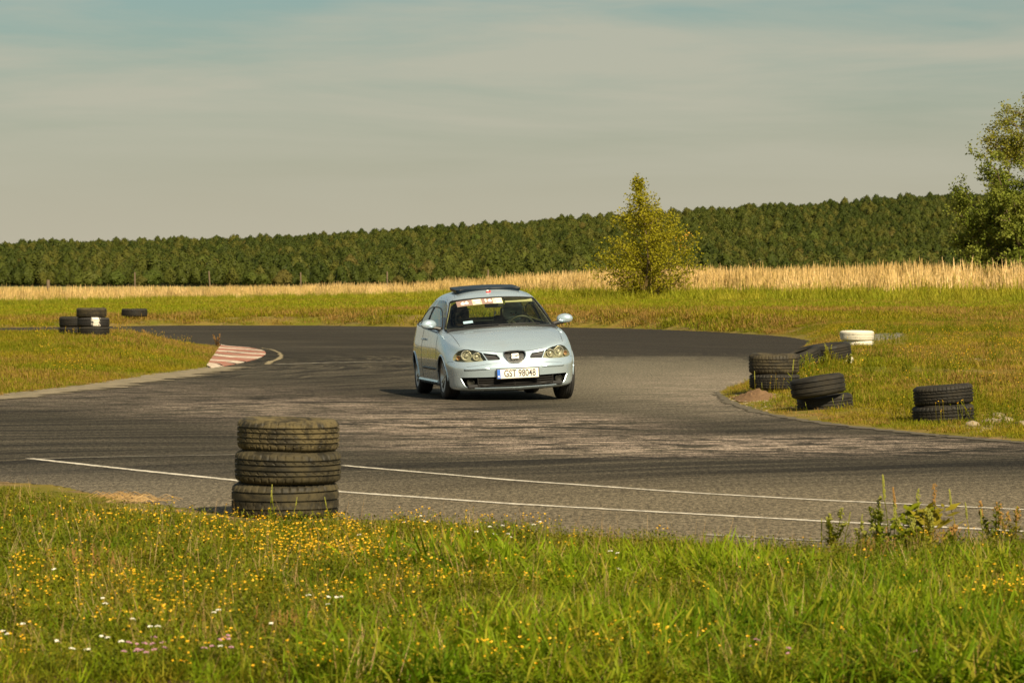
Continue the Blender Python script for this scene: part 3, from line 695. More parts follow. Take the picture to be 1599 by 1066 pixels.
p_gr = [proto(clump(280 + i, 30, .45, (.25, .75), (.016, .028), .5, .9), G_reedleaf) for i in range(4)]
X, Y, C, rg = frust(25000, 150, 232, -560, 2160, 38)
y0 = np.interp(C, [0, 500, 900, 1100, 1400, 1600], [186, 186, 176, 168, 164, 162]) - 9 + 16 * (fnoise(X, Y * .3, .15, 33) - .5)
k = (Y > y0) & (Y < y0 + 24) & (rg.rand(len(X)) < .6); hs2 = np.interp(C[k], [0, 600, 820, 1600], [.5, .5, .75, .95])
scatter('green_meadow_grass', X[k], Y[k], p_gr, hs2 * (.5 + .9 * rg.rand(k.sum()) ** 1.5), 25, .08, label='green and yellowing grass at the foot of the ripe reeds')
# ------------------------------------------------------------------ single plants
def weed(kind, seed, H, mats, name='weed_plant'):
    rd = random.Random(seed); mb = MB()
    if kind == 'spike':
        tx, ty = rd.uniform(-.05, .05), rd.uniform(-.05, .05)
        mb.tube([(0, 0, 0), (tx * .4, ty * .4, H * .5), (tx, ty, H * .8)], [.003, .0025, .002], 5, 0)
        for k in range(60):
            t = .68 + .32 * k / 60; r = .006 * (1.1 - (t - .6) * 1.8) * (H / .4); a = rd.uniform(0, 6.283)
            mb.ell((tx * t + r * math.cos(a), ty * t + r * math.sin(a), H * t), (.003 * H / .3, .003 * H / .3, .005 * H / .3), 5, 3, 1)
        for k in range(6):
            a = rd.uniform(0, 6.283); leaf(mb, (tx * .3, ty * .3, H * rd.uniform(.05, .5)), (math.cos(a), math.sin(a), rd.uniform(.3, 1.2)), (0, 0, 1), H * rd.uniform(.15, .3), H * .04, 0)
    elif kind == 'bushy':
        for s in range(rd.randint(4, 6)):
            a = rd.uniform(0, 6.283); tx, ty = .30 * H * math.cos(a), .30 * H * math.sin(a); h = H * rd.uniform(.6, 1)
            mb.tube([(0, 0, 0), (tx * .6, ty * .6, h * .5), (tx, ty, h)], [.004, .003, .0015], 5, 0)
            for k in range(int(64)):
                t = rd.uniform(.12, 1); a = rd.uniform(0, 6.283); L = H * rd.uniform(.09, .22) * (1.25 - t * .6)
                leaf(mb, (tx * t, ty * t, h * t), (math.cos(a), math.sin(a), rd.uniform(-.2, .9)), (0, 0, 1), L, L * .42, 0)
            for k in range(14):
                t = rd.uniform(.82, 1.03); mb.ell((tx * t + rd.gauss(0, .006), ty * t + rd.gauss(0, .006), h * t), (.005, .005, .007), 5, 3, 1)
    else:  # big leaved
        for s in range(64):
            a = rd.uniform(0, 6.283); L = H * rd.uniform(.14, .30); b = (rd.uniform(-.07, .07), rd.uniform(-.05, .05), H * rd.uniform(.05, .68))
            leaf(mb, b, (math.cos(a), math.sin(a), rd.uniform(-.1, .9)), (0, -.6, 1), L, L * .42, 0)
        mb.tube([(0, 0, 0), (.01, 0, H * .75)], [.004, .002], 5, 0)
        for k in range(46):
            t = .66 + .34 * k / 46; mb.ell((.01 * t + rd.gauss(0, .005), rd.gauss(0, .005), H * t), (.004, .004, .006), 5, 3, 1)
    return mb
def plant(kind, px, ptop, pbase, lab, mats, seed, cat='weed', group=None, D=None, name='weed_plant'):
    x, y = at(px, pbase) if D is None else (lat(px, D), D)
    z = gz(x, y); sc = FOC / y; H = CAMH - (ptop - HOR) / sc - z
    mb = weed(kind, seed, H, mats); o = mb.build(name, mats, smooth=False); o.location = (x, y, z - .01)
    return tag(o, lab, cat, group)
wm = [G_weed, F_seed]; wb = [G_weed, F_brn]
g1 = 'tall weeds at the road side of the near bank'
for kd, px, pt, pb, lab, ms in [
    ('bushy', 1374, 766, 862, 'dark leafy bushy weed left of the big leaved weed on the near bank', wm),
    ('big', 1432, 760, 866, 'big leaved weed with yellow green leaves, tallest clump of the near bank', wm),
    ('big', 1458, 752, 868, 'rust topped spiky weed beside the big leaved clump', wb),
    ('spike', 1409, 758, 866, 'thin reddish stalk between the two weed clumps on the right', wb),
    ('spike', 1497, 762, 868, 'single tall grass head standing right of the rusty spiky weed', wm),
    ('spike', 1518, 782, 870, 'slim seed spike second to the right of the rusty weed', wm),
    ('spike', 1537, 792, 870, 'short seed spike third to the right of the rusty weed', wm),
    ('bushy', 1555, 782, 868, 'rusty loose weed near the right edge of the near bank', wb),
    ('bushy', 1584, 788, 872, 'brown topped loose weed at the right edge of the near bank', wb),
    ('spike', 1390, 738, 865, 'tallest single weed spike standing up against the dark road', wm),
    ('bushy', 1300, 788, 862, 'leafy spike left of the bushy weed, before the white line', wm),
    ('spike', 1284, 806, 862, 'leftmost short green spike of the right weed group', wm),
    ('spike', 1318, 796, 864, 'upright green blade spike just left of the dark bushy weed', wm),
    ('spike', 1338, 800, 866, 'green seed spike touching the dark bushy weed', wm),
    ('big', 1396, 784, 868, 'yellow green broad weed between the dark bushy weed and the tallest clump', wm),
    ('bushy', 1444, 792, 872, 'leafy yellow green growth at the foot of the tallest clump', wm),
    ('big', 1425, 806, 874, 'low spreading weed before the tallest clump', wm),
    ('bushy', 1350, 812, 870, 'low dark weed at the left foot of the dark bushy weed', wm),
    ('bushy', 1410, 800, 872, 'low yellow green weed filling the gap between the tall clumps', wm),
    ('bushy', 1480, 815, 878, 'low russet weed below the single tall grass head', wb)]:
    plant(kd, px, pt, pb, lab, ms, px, 'weed', g1)
g2 = 'grass heads before the near tyre stack'
for px, pt, lab in [(421, 754, 'tallest green grass head in front of the bottom near tyre'), (430, 762, 'second grass head right of the tallest one before the near tyre'), (376, 792, 'short grass head at the left corner of the bottom near tyre'), (396, 796, 'small brownish head near the left of the bottom near tyre'), (407, 790, 'double grass head left of the middle of the bottom near tyre'), (457, 774, 'bushy grass head right of the middle of the bottom near tyre'), (478, 796, 'low grass head before the right half of the bottom near tyre'), (515, 774, 'single grass head at the right end of the bottom near tyre'), (491, 798, 'short pale head before the right half of the near tyre')]:
    plant('spike', px, pt, 0, lab, wm, px, 'grass head', g2, D=21.2)
g3 = 'weed spikes around the right hand tyres'
for px, pt, D, lab in [(1297, 536, 51.2, 'tall leafy weed before the dark tyre tilted on the white one'), (1235, 560, 43.9, 'pale weed spike against the right side of the wide ribbed tyre'), (1279, 556, 50.6, 'weed spike in front of the white buried tyre'), (1266, 562, 50.4, 'lower weed spike left of the white buried tyre'), (1256, 562, 50.2, 'weed spike beneath the slumped dark tyre'), (1290, 553, 50.9, 'weed spike between the two dark tilted tyres'), (1325, 552, 51.2, 'weed spike before the right end of the tilted dark tyre'), (1180, 578, 43.8, 'thin weed at the left corner of the half buried tyre'), (1191, 596, 43.6, 'short weed before the half buried tyre of the upright stack'), (1213, 602, 43.7, 'low weed below the middle of the upright stack'), (1305, 620, 38.9, 'pale weed before the right end of the crooked pair'), (1313, 614, 38.9, 'second pale weed at the right end of the crooked pair'), (1262, 626, 38.8, 'weed bending before the sunk tyre of the crooked pair')]:
    plant('bushy' if px in (1297, 1266, 1325) else 'spike', px, pt, 0, lab, [G_weed, F_seed], px, 'weed', g3, D=D)
plant('bushy', 341, 518, 0, 'dead brown weed standing at the tip of the left island', [G_dryst, F_brn], 3, 'weed', None, D=77)
plant('bushy', 225, 513, 0, 'rusty brown dry weed on the crest of the left island', [G_dryst, F_brn], 4, 'weed', None, D=76.5)
# straw tufts on the bare soil
for i, (px, py, lab) in enumerate([(225, 785, 'flattened tuft of pale straw on the bare soil left of the near tyres'), (192, 778, 'smaller wisp of straw on the bare soil nearer the left edge')]):
    rd = random.Random(i); mb = MB()
    for _ in range(46):
        a = rd.uniform(-.5, .5) + (math.pi if rd.random() < .6 else 0); L = rd.uniform(.08, .2); x0, y0_ = rd.uniform(-.1, .1), rd.uniform(-.1, .1); hh = rd.uniform(.01, .06)
        mb.tube([(x0, y0_, .01), (x0 + L * .5 * math.cos(a), y0_ + L * .5 * math.sin(a), hh), (x0 + L * math.cos(a), y0_ + L * math.sin(a), rd.uniform(0, .03))], .0018, 3, cap=False)
    o = mb.build('straw_tuft', G_dryst); x, y = at(px, py); o.location = (x, y, gz(x, y)); tag(o, lab, 'straw', 'straw on the bare soil')

# stones
stone_mat = simple('pale_stone', (.25, .20, .13), .9, var=.3, scale=8)
def stone(seed, r):
    rd = random.Random(seed); mb = MB(); mb.ell((0, 0, 0), (r, r * rd.uniform(.6, .9), r * rd.uniform(.35, .6)), 10, 7)
    mb.v = [tuple(c * (1 + .35 * (random.Random(hash((round(v[0], 5), round(v[1], 5), seed))).random() - .5)) for c in v) for v in mb.v]
    return mb
for px, py, r, lab in [(1598, 668, .13, 'pale stone cut by the right edge of the photo near the road'), (1572, 664, .15, 'pale stone second from the right edge near the road'), (1548, 663, .12, 'pale stone in grass right of the rightmost tyre pair'), (1519, 668, .10, 'small pale stone right below the rightmost tyre pair'), (1560, 656, .12, 'whitish stone behind the stones right of the rightmost tyre pair'), (1300, 805 + 0, .0, '')]:
    if r:
        x, y = at(px, py); o = stone(px, r * .72).build('stone', stone_mat); o.location = (x, y, gz(x, y) + .02); tag(o, lab, 'stone', 'stones by the rightmost tyres')
# rubble and pebbles
p_pb = [proto(stone(300 + i, .03), stone_mat) for i in range(4)]
rg = np.random.RandomState(41); px = np.concatenate([rg.normal(1180, 32, 260), rg.normal(1520, 36, 200), rg.normal(1535, 45, 160), rg.normal(250, 110, 260), rg.uniform(560, 1500, 160)])
dd = np.concatenate([rg.normal(43, 1.8, 260), rg.normal(56, 3, 200), rg.normal(35.2, .7, 160), rg.normal(22.6, .9, 260), rg.normal(20.2, .5, 160)])
X = (px - 800) / FOC * dd; sd = roadsd(X, dd); k = sd > .03
scatter('pebbles', X[k], dd[k], p_pb, np.where(dd[k] < 30, .2, .5) * (.4 + rg.rand(k.sum())), 16, label='pebbles and crumbs of soil on the bare patches')
# crumbly soil heap beside the upright stack
mb = MB(); rg = np.random.RandomState(4); n = 26
for i in range(n + 1):
    for j in range(n + 1):
        u_, v_ = i / n * 2 - 1, j / n * 2 - 1; rr = math.hypot(u_, v_)
        mb.v.append((u_ * .30, v_ * 1.0, .12 * max(0, 1 - rr) ** .8 * (1 + .5 * (rg.rand() - .5)) - .02))
for i in range(n):
    for j in range(n): mb.f.append((i * (n + 1) + j, (i + 1) * (n + 1) + j, (i + 1) * (n + 1) + j + 1, i * (n + 1) + j + 1)); mb.m.append(0)
m = NT('dry_soil'); c = m.mix(m.noise(m.obj(), 12, 5, .7), (.13, .075, .038), (.26, .16, .085))
soilm = m.fin(m.bsdf(c, .95, spec=.1, bump=m.noise(m.obj(), 30, 5, .7), bstr=.8, bdist=.02))
o = mb.build('soil_heap', soilm); x, y = lat(1184, 43.4), 43.4; o.location = (x, y, gz(x, y)); tag(o, 'heap of bare brown soil at the left foot of the upright stack', 'soil heap')
# concrete slab path between the verge tyres
mb = MB(); c4 = [(1322, 68.5), (1400, 71.5), (1412, 77), (1330, 75)]
vv = [(lat(a, d), d) for a, d in c4]
mb.v = [(x, y, gz(x, y) + .05) for x, y in vv] + [(x, y, 0) for x, y in vv]; mb.f = [(0, 1, 2, 3), (0, 4, 5, 1), (1, 5, 6, 2), (2, 6, 7, 3), (3, 7, 4, 0)]; mb.m = [0] * 5
o = mb.build('concrete_path', simple('grey_concrete', (.17, .155, .125), .9, var=.3, scale=3), smooth=False); o['kind'] = 'structure'

# ------------------------------------------------------------------ fence posts
post_wood = simple('weathered_wood', (.12, .085, .05), .9, var=.4, scale=12)
for px, ptop, lean, D, lab in [(75, 437, 1.5, 205, 'short thick dark post, leftmost in the field'), (211, 425, 0, 222, 'slim post second from the left in the field'), (329, 423, -3, 222, 'post leaning left, third from the left in the field'), (470, 425, 0, 222, 'upright slim post fourth from the left in the field'), (605, 424, 0, 222, 'slim post fifth from the left, left of the car'), (762, 421, 1, 222, 'slim post seen just above the car roof'), (893, 424, 0, 222, 'slim post right of the car roof')]:
    zt = CAMH - (ptop - HOR) * D / FOC; mb = MB(); r = .11 if px == 75 else .055; z0 = gz(lat(px, D), D)
    mb.tube([(0, 0, -.3), (.01, 0, (zt - z0) * .5), (0, 0, zt - z0 - .03), (0, 0, zt - z0)], [r, r * .95, r * .85, r * .6], 8)
    o = mb.build('fence_post', post_wood); o.location = (lat(px, D), D, z0); o.rotation_euler = (0, R(lean), 0); tag(o, lab, 'fence post', 'posts in the field')

# ------------------------------------------------------------------ trees
bark = simple('bark', (.12, .085, .05), .9, var=.4, scale=9)
L_birch = leafmat('yellowing_leaves', [(.17, .19, .008), (.25, .24, .012), (.32, .27, .02)], trans=.40, wscale=1.5, rnd=.4)
L_autumn = simple('orange_leaves', (.62, .30, .02), .6)
L_oak = leafmat('grey_green_leaves', [(.12, .15, .018), (.19, .205, .035), (.27, .275, .06)], trans=.30, wscale=.9, rnd=.35)
L_pale = leafmat('pale_green_leaves', [(.19, .20, .028), (.25, .23, .035), (.30, .23, .05)], trans=.38, wscale=.9, rnd=.3)
def leaves_along(mb, rd, pts, n, spread, L, mi=0):
    for _ in range(n):
        t = rd.random() ** .8 * (len(pts) - 1); i = min(int(t), len(pts) - 2); c = pts[i].lerp(pts[i + 1], t - i)
        c = c + Vector((rd.gauss(0, spread), rd.gauss(0, spread), rd.gauss(0, spread)))
        d = Vector((rd.uniform(-1, 1), rd.uniform(-1, 1), rd.uniform(-.7, .8))); nn = Vector((rd.uniform(-1, 1), rd.uniform(-1, 1), rd.uniform(-.2, 1)))
        l = rd.uniform(*L); leaf(mb, c, d, nn, l, l * .62, mi)
def grow(p0, d, L, rd, up=.25, n=6, wob=.22):
    pts = [Vector(p0)]; d = Vector(d).normalized()
    for i in range(n):
        d = (d + Vector((rd.gauss(0, wob), rd.gauss(0, wob), rd.gauss(0, wob) + up * .3))).normalized(); pts.append(pts[-1] + d * L / n)
    return pts
# young tree in the reeds, right of the car
D = 168.0; bx = lat(1012, D); bz = gz(bx, D); sap = empty('young_tree', (bx, D, bz)); k_ = D / FOC
tag(sap, 'young bushy yellow green tree standing in the tall grass right of the car', 'tree')
rd = random.Random(12); tb = MB(); lf = MB()
H = (468 - 273) * k_
def env(z):   # crown half width by height in metres
    return np.interp(z / H, [0, .10, .24, .42, .55, .68, .80, .88, 1], [.9, 1.7, 2.6, 2.35, 1.9, 1.3, .85, .30, .10])
stem = [Vector((0, 0, 0)), Vector((.05, 0, H * .3)), Vector((-.15, .05, H * .6)), Vector((-.45, 0, H * .85)), Vector((-.5, 0, H))]
tb.tube(stem, [.09, .07, .05, .025, .008], 6)
for a_ in (.5, 2.4, 4.4):
    s2 = grow((.1 * math.cos(a_), .1 * math.sin(a_), 0), (.25 * math.cos(a_), .25 * math.sin(a_), 1), H * .72, rd, .3, 6, .1); tb.tube(s2, [.05, .045, .04, .03, .02, .012, .006], 5)
for i in range(170):
    z = H * (rd.random() ** .9) * .93 + .15; a = rd.uniform(0, 6.283); w = env(z) * rd.uniform(.6, 1.25)
    t = z / H; cx_ = np.interp(t, [0, .3, .6, .85, 1], [0, .05, -.0, -.42, -.5]); st = Vector((cx_ * .9, 0, max(.1, z - w * .55)))
    pts = grow(st, (math.cos(a), math.sin(a), .50), w * 1.25, rd, .15, 5, .14)
    tb.tube(pts, [.016, .013, .010, .007, .005, .003], 4, cap=False)
    leaves_along(lf, rd, pts, int(30 + w * 34), .13, (.09, .16))
for i in range(60): leaves_along(lf, rd, [stem[3], stem[4]], 2, .10, (.07, .12))
og = MB(); 
for i in range(46): 
    cc = rd.choice([(1.75, -.3, H * .50), (1.55, -.5, H * .41), (1.85, -.3, H * .53), (1.2, -.9, H * .47)]); leaves_along(og, rd, [Vector(cc), Vector(cc) + Vector((.2, 0, .1))], 1, .10, (.06, .12))
tb.build('trunk', bark, sap); lf.build('crown', L_birch, sap, smooth=False); og.build('autumn_leaves', L_autumn, sap, smooth=False)

def bigtree(name, px, D, ztop, lab, mats, seed, limbs, nleaf, L, trunk_r):
    x = lat(px, D); z0 = gz(x, D); t_ = empty(name, (x, D, z0)); tag(t_, lab, 'tree')
    rd = random.Random(seed); tb, lf = MB(), MB()
    for (h0, a, el, ln_, sub) in limbs:
        pts = grow((0, 0, h0), (math.cos(a) * math.cos(el), math.sin(a) * math.cos(el), math.sin(el)), ln_, rd, .15, 8, .13)
        tb.tube(pts, [trunk_r * .45 * (1 - i / 9) + .012 for i in range(9)], 6)
        for s in range(sub):
            i = rd.randint(2, 8); b = pts[i]; aa = a + rd.uniform(-1.4, 1.4); e2 = rd.uniform(-.35, 1.0); l2 = rd.uniform(.7, 1.7)
            p2 = grow(b, (math.cos(aa) * math.cos(e2), math.sin(aa) * math.cos(e2), math.sin(e2)), l2, rd, .1, 5, .2)
            tb.tube(p2, [.03, .024, .018, .013, .009, .005], 4, cap=False)
            for q in range(3):
                p3 = grow(p2[rd.randint(2, 5)], (rd.uniform(-1, 1), rd.uniform(-1, 1), rd.uniform(-.4, .8)), rd.uniform(.35, .8), rd, 0, 3, .2)
                tb.tube(p3, [.01, .008, .006, .003], 3, cap=False)
                leaves_along(lf, rd, p3, nleaf, .13, L)
            leaves_along(lf, rd, p2, nleaf, .14, L)
    tb.tube([(0, 0, -.2), (.05, 0, ztop * .4), (0, .05, ztop * .75)], [trunk_r, trunk_r * .75, trunk_r * .35], 8)
    tb.build('trunk', bark, t_); lf.build('crown', mats, t_, smooth=False); return t_
rd = random.Random(77)
limbs = [(rd.uniform(.3, 3.6), a + rd.uniform(-.2, .2), rd.uniform(.08, .85), rd.uniform(2.6, 4.2), 9) for a in np.linspace(0, 6.283, 16)] + [(3.2, rd.uniform(0, 6.28), rd.uniform(.9, 1.4), rd.uniform(2.2, 3.4), 8) for _ in range(6)]
limbs += [(2.8, 3.05, .95, 4.6, 9), (2.4, 3.3, .55, 4.4, 9), (.6, 3.1, .12, 3.9, 10), (1.4, 2.9, .30, 3.9, 10), (.5, 3.4, .25, 3.0, 10), (1.2, 4.2, .15, 3.2, 10)]
bigtree('broadleaf_tree', 1606, 178, 7.5, 'broad grey green tree at the right edge rising behind the tall grass', L_oak, 5, limbs, 44, (.11, .20), .22)
rd = random.Random(78)
limbs = [(7.0 + rd.uniform(-.6, 2.4), rd.uniform(0, 6.283), rd.uniform(.1, 1.0), rd.uniform(1.2, 2.0), 5) for _ in range(10)] + [(7.6, 3.14, .95, 2.6, 7), (7.4, 3.0, .35, 2.1, 6)]
bigtree('tall_thin_tree', 1604, 190, 11.5, 'tall sparse pale tree rising above the broad tree at the right edge', L_pale, 6, limbs, 26, (.10, .18), .16)

# pine forest
def pine(seed, H=6.2, W_=2.2, nf=640, rnd=False):
    """a lumpy dense crown: a dark core and many needle tufts lying on its surface"""
    rd = random.Random(seed); mb = MB(); nu, nv = 12, 9; ph = [rd.uniform(0, 6.28) for _ in range(4)]
    def rad(t, a):
        w = W_ * (min(1, t * 3.2 + .5) * (1 - t ** 2.4) ** .75 + .03) if not rnd else W_ * 1.15 * math.sqrt(max(.02, 1 - (2 * t - .9) ** 2))
        return w * (1 + .20 * math.sin(2 * a + ph[0] + t * 5) + .16 * math.sin(3 * a + ph[1] - t * 9) + .10 * math.sin(5 * a + ph[2] + 14 * t))
    z0 = .10
    for i in range(nv + 1):
        for k in range(nu):
            t = i / nv; a = 2 * math.pi * k / nu; r = rad(t, a) * .80; mb.v.append((r * math.cos(a), r * math.sin(a), H * (z0 + (.96 - z0) * t)))
    for i in range(nv):
        for k in range(nu): mb.f.append((i * nu + k, i * nu + (k + 1) % nu, (i + 1) * nu + (k + 1) % nu, (i + 1) * nu + k)); mb.m.append(0)
    for i in range(nf):
        t = 1 - math.sqrt(rd.random()) if not rnd else rd.random(); t = min(1, t * 1.02); a = rd.uniform(0, 6.283); r = rad(t, a) * rd.uniform(.70, 1.08)
        c = Vector((r * math.cos(a), r * math.sin(a), H * (z0 + (1 - z0) * t))); no = Vector((math.cos(a), math.sin(a), .55 + .5 * t)).normalized()
        no = (no + Vector((rd.gauss(0, .28), rd.gauss(0, .28), rd.gauss(0, .28)))).normalized()
        d = no.cross(Vector((rd.gauss(0, 1), rd.gauss(0, 1), rd.gauss(0, 1)))).normalized() + no * rd.uniform(-.1, 1.0); s = rd.uniform(.25, .62)
        leaf(mb, c - d.normalized() * s * .5, d, no, s * 1.2, s * .7)
    return mb
P_pine = leafmat('pine_needles', [(.033, .045, .007), (.056, .066, .010), (.076, .076, .013)], trans=.14, wscale=.012, rnd=.35)
P_leafy = leafmat('shrub_leaves', [(.065, .085, .014), (.09, .10, .018), (.10, .085, .02)], trans=.25, wscale=.03, rnd=.3)
pcr = [proto(pine(400 + i), P_pine) for i in range(6)] + [proto(pine(410 + i, 6, 2.0, 260, True), P_leafy) for i in range(2)]
rg = np.random.RandomState(51); X, Y, SC, ID = [], [], [], []
D = 898.0
while D < 1560:
    hw = 860 / FOC * D + 75; n = int(2 * hw / 1.9); xs = np.linspace(-hw, hw, n) + rg.uniform(-1.5, 1.5, n)
    X.append(xs); Y.append(D + rg.uniform(-6, 6, n)); SC.append(np.where(rg.rand(n) < .06, 1.45, rg.uniform(.6, 1.2, n)) * np.interp(D, [890, 1000, 1500], [.85, .68, .62]) * (.86 + .5 * (fnoise(xs, np.full(n, D), .03, 41)))); ID.append(np.where(rg.rand(n) < (.02 if D > 1000 else .16), rg.randint(6, 8, n), rg.randint(0, 6, n))); D += 9.0 if D < 960 else 10.5
X, Y, SC, ID = map(np.concatenate, (X, Y, SC, ID))
scatter('pine_forest', X, Y, pcr, SC, 17, .03, 'dark green pine forest on the slope behind the field', ID)
# trees of the forest edge, one by one
pt_mb = MB(); pt_mb.tube([(0, 0, 0), (.04, 0, 3), (0, 0, 5.6)], [.13, .09, .03], 6)
edge_src = []
for i in range(5):
    r_ = empty('pine_tree'); tag(r_, 'dark pine in the front row of the forest edge', 'pine tree', 'pines along the forest edge')
    a_ = pt_mb.build('trunk', simple('pine_bark', (.17, .095, .05), .9, var=.3, scale=6) if i == 0 else bpy.data.materials['pine_bark'], r_); b_ = pine(430 + i, 6.4, 2.3, 420).build('crown', P_pine, r_, smooth=False); edge_src.append((r_, a_, b_))
r_ = empty('round_shrub'); tag(r_, 'pale green rounded shrub at the foot of the forest edge', 'shrub', 'shrubs along the forest edge')
b_ = pine(440, 4.6, 2.4, 380, True).build('crown', P_leafy, r_, smooth=False); edge_src.append((r_, None, b_))
used = set()
def place_edge(si, x, y, s, rz):
    src = edge_src[si]
    if si in used:
        o = src[0].copy(); COL.objects.link(o)
        for c_ in src[1:]:
            if c_: d_ = c_.copy(); COL.objects.link(d_); d_.parent = o
    else: o = src[0]; used.add(si)
    o.location = (x, y, gz(x, y) - .05); o.scale = (s, s, s); o.rotation_euler = (0, 0, rz)
rd = random.Random(8); px = -330
while px < 1940:
    Dd = rd.uniform(862, 892); place_edge(rd.randint(0, 4), lat(px, Dd), Dd, rd.uniform(.55, .95), rd.uniform(0, 6.28)); px += rd.uniform(13, 24)
for px in [120, 128, 140, 152, 182, 222, 236, 590, 600, 610, 625, 655, 395, 408, 432, 447, 475, 700, 745, 868, 935, 1180, 1290]:
    Dd = rd.uniform(846, 860); place_edge(5, lat(px + rd.uniform(-3, 3), Dd), Dd, rd.uniform(.55, .95), rd.uniform(0, 6.28))
# ================================================================== the car
def car_materials():
    M_ = {}
    m = NT('silver_blue_paint'); f = m.noise(m.obj(), 400, 2, .8); d = m.noise(m.obj(), 3, 4, .7)
    c = m.mix(m.ramp(f, .3, .7), (.50, .62, .71), (.54, .66, .75)); c = m.mix(m.ramp(d, .45, .75, 0, .18), c, (.42, .37, .29))
    M_['paint'] = m.fin(m.bsdf(c, m.ramp(d, .3, .7, .22, .32), metal=.6, spec=.5, coat=.75, **{'Coat Roughness': .06}))
    def glass(name, tint_, refl=1.45):
        m = NT(name); ge = m.n('ShaderNodeNewGeometry'); dt = m.n('ShaderNodeVectorMath', operation='DOT_PRODUCT'); m.l(ge.outputs['Normal'], dt.inputs[0]); m.l(ge.outputs['Incoming'], dt.inputs[1])
        f0 = ((refl - 1) / (refl + 1)) ** 2; fr = m.n('ShaderNodeMath', operation='ADD'); fr.inputs[1].default_value = f0      # Schlick, the same from both sides of the pane
        m.l(m.math('MULTIPLY', m.math('POWER', m.math('SUBTRACT', 1., m.math('ABSOLUTE', dt.outputs['Value'])), 5.), 1 - f0), fr.inputs[0])
        t = m.n('ShaderNodeBsdfTransparent'); t.inputs[0].default_value = (*tint_, 1); g = m.n('ShaderNodeBsdfGlossy'); g.inputs['Roughness'].default_value = .015
        ms = m.n('ShaderNodeMixShader'); m.l(fr.outputs[0], ms.inputs[0]); m.l(t.outputs[0], ms.inputs[1]); m.l(g.outputs[0], ms.inputs[2]); return m.fin(ms.outputs[0])
    M_['glass'] = glass('window_glass', (.80, .86, .68)); M_['sideglass'] = glass('side_window_glass', (.40, .46, .42), 3.2); M_['lens'] = glass('lamp_lens', (.86, .85, .76), 1.4)
    M_['black'] = simple('black_plastic', (.014, .014, .014), .5); M_['gloss'] = simple('black_glass', (.006, .012, .020), .4, spec=.15)
    M_['dark'] = simple('dark_interior', (.016, .016, .017), .8); M_['cream'] = simple('cream_lining', (.52, .47, .34), .9)
    M_['chrome'] = simple('chrome', (.80, .78, .74), .14, 1.0, var=.03); M_['alloy'] = simple('alloy', (.48, .48, .46), .35, .9)
    M_['refl'] = simple('lamp_reflector', (.52, .52, .46), .4, .5); M_['lampdark'] = simple('lamp_housing', (.24, .25, .20), .45, .0); M_['fog'] = simple('fog_lamp_glass', (.02, .02, .016), .6, spec=.2)
    M_['amber'] = simple('amber_lamp', (.42, .27, .15), .35); M_['tyre'] = simple('tyre_rubber', (.018, .017, .016), .75, var=.3)
    M_['seam'] = simple('panel_gap', (.03, .032, .035), .8); M_['white'] = simple('plate_white', (.78, .74, .66), .5, var=.03)
    M_['ink'] = simple('black_ink', (.02, .018, .016), .6); M_['blue'] = simple('plate_blue', (.02, .13, .55), .5, var=.03)
    M_['cloth'] = simple('dark_clothes', (.03, .032, .04), .9); M_['skin'] = simple('skin', (.42, .25, .17), .6)
    M_['helmet'] = simple('silver_helmet', (.60, .66, .68), .3, coat=.5); M_['helmetd'] = simple('dark_helmet', (.035, .045, .055), .35, coat=.5)
    M_['red'] = simple('red_ornament', (.60, .02, .02), .4); M_['stick'] = simple('white_sticker', (.86, .84, .78), .5)
    M_['banner'] = simple('sand_sticker', (.78, .62, .44), .6, var=.5, scale=30); M_['banner2'] = simple('maroon_sticker', (.30, .20, .17), .6)
    return M_
CM = car_materials()
YAW = 9.2; ROLL = -2.6; S_AX = 45.1
car = empty('hatchback_car'); tag(car, 'silver blue three-door hatchback leaning through the bend with its sunroof tilted open', 'car')
car.rotation_euler = (0, 0, R(YAW))
# the middle of the front axle (0, .8) lands at column 791 of the photograph
_ax = (lat(792, 43.9), 43.9); car.location = (_ax[0] + math.sin(R(YAW)) * .8, _ax[1] - math.cos(R(YAW)) * .8, 0)
BR = Matrix.Translation((0, 0, .25)) @ Matrix.Rotation(R(ROLL), 4, 'Y') @ Matrix.Translation((0, 0, -.25))     # body roll in the bend

base = [(0, .02), (.24, .035), (.45, .075), (.62, .15), (.735, .27), (.80, .42), (.828, .58), (.842, .80), (.845, 1.15), (.845, 1.6), (.85, 2.3), (.85, 2.85), (.85, 3.26), (.83, 3.58), (.76, 3.80), (.62, 3.90), (.32, 3.945), (0, 3.95)]
#        dx    dvf   dvr   z(p) by p index: front, side, rear
def zz(f, s, r): return np.interp(range(18), [0, 4, 8, 12, 14, 17], [f, f + (s - f) * .15, s, s, r, r])
LV = [(.10, .075, .10, zz(.135, .18, .23)), (.03, .008, .04, zz(.150, .195, .25)), (.018, .008, .02, zz(.23, .28, .34)), (.006, .0, .0, zz(.345, .41, .42)),
      (.0, -.012, -.01, zz(.425, .53, .52)), (.004, .012, .0, zz(.455, .60, .60)), (.010, .045, .02, zz(.53, .68, .68)), (.028, .085, .05, zz(.59, .765, .79))]
def ringpts(dx, dvf, dvr, z):
    o = []
    for i, (x, v) in enumerate(base):
        ff = min(1, max(0, (1.0 - v) / .7)); fr = min(1, max(0, (v - 3.2) / .6))
        o.append(Vector((max(0, x - dx) if x > 0 else 0, v + dvf * ff - dvr * fr, z[i])))
    return o
rings = [ringpts(*l) for l in LV]
L8z = [.610, .630, .660, .685, .700, .722, .752, .795, .845, .875, .905, .925, .945, .96, .965, .97, .97, .97]
L8v = [.125, .135, .17, .225, .325, .45, .60, .81, 1.15, 1.6, 2.3, 2.85, 3.22, 3.50, 3.68, 3.77, 3.83, 3.84]
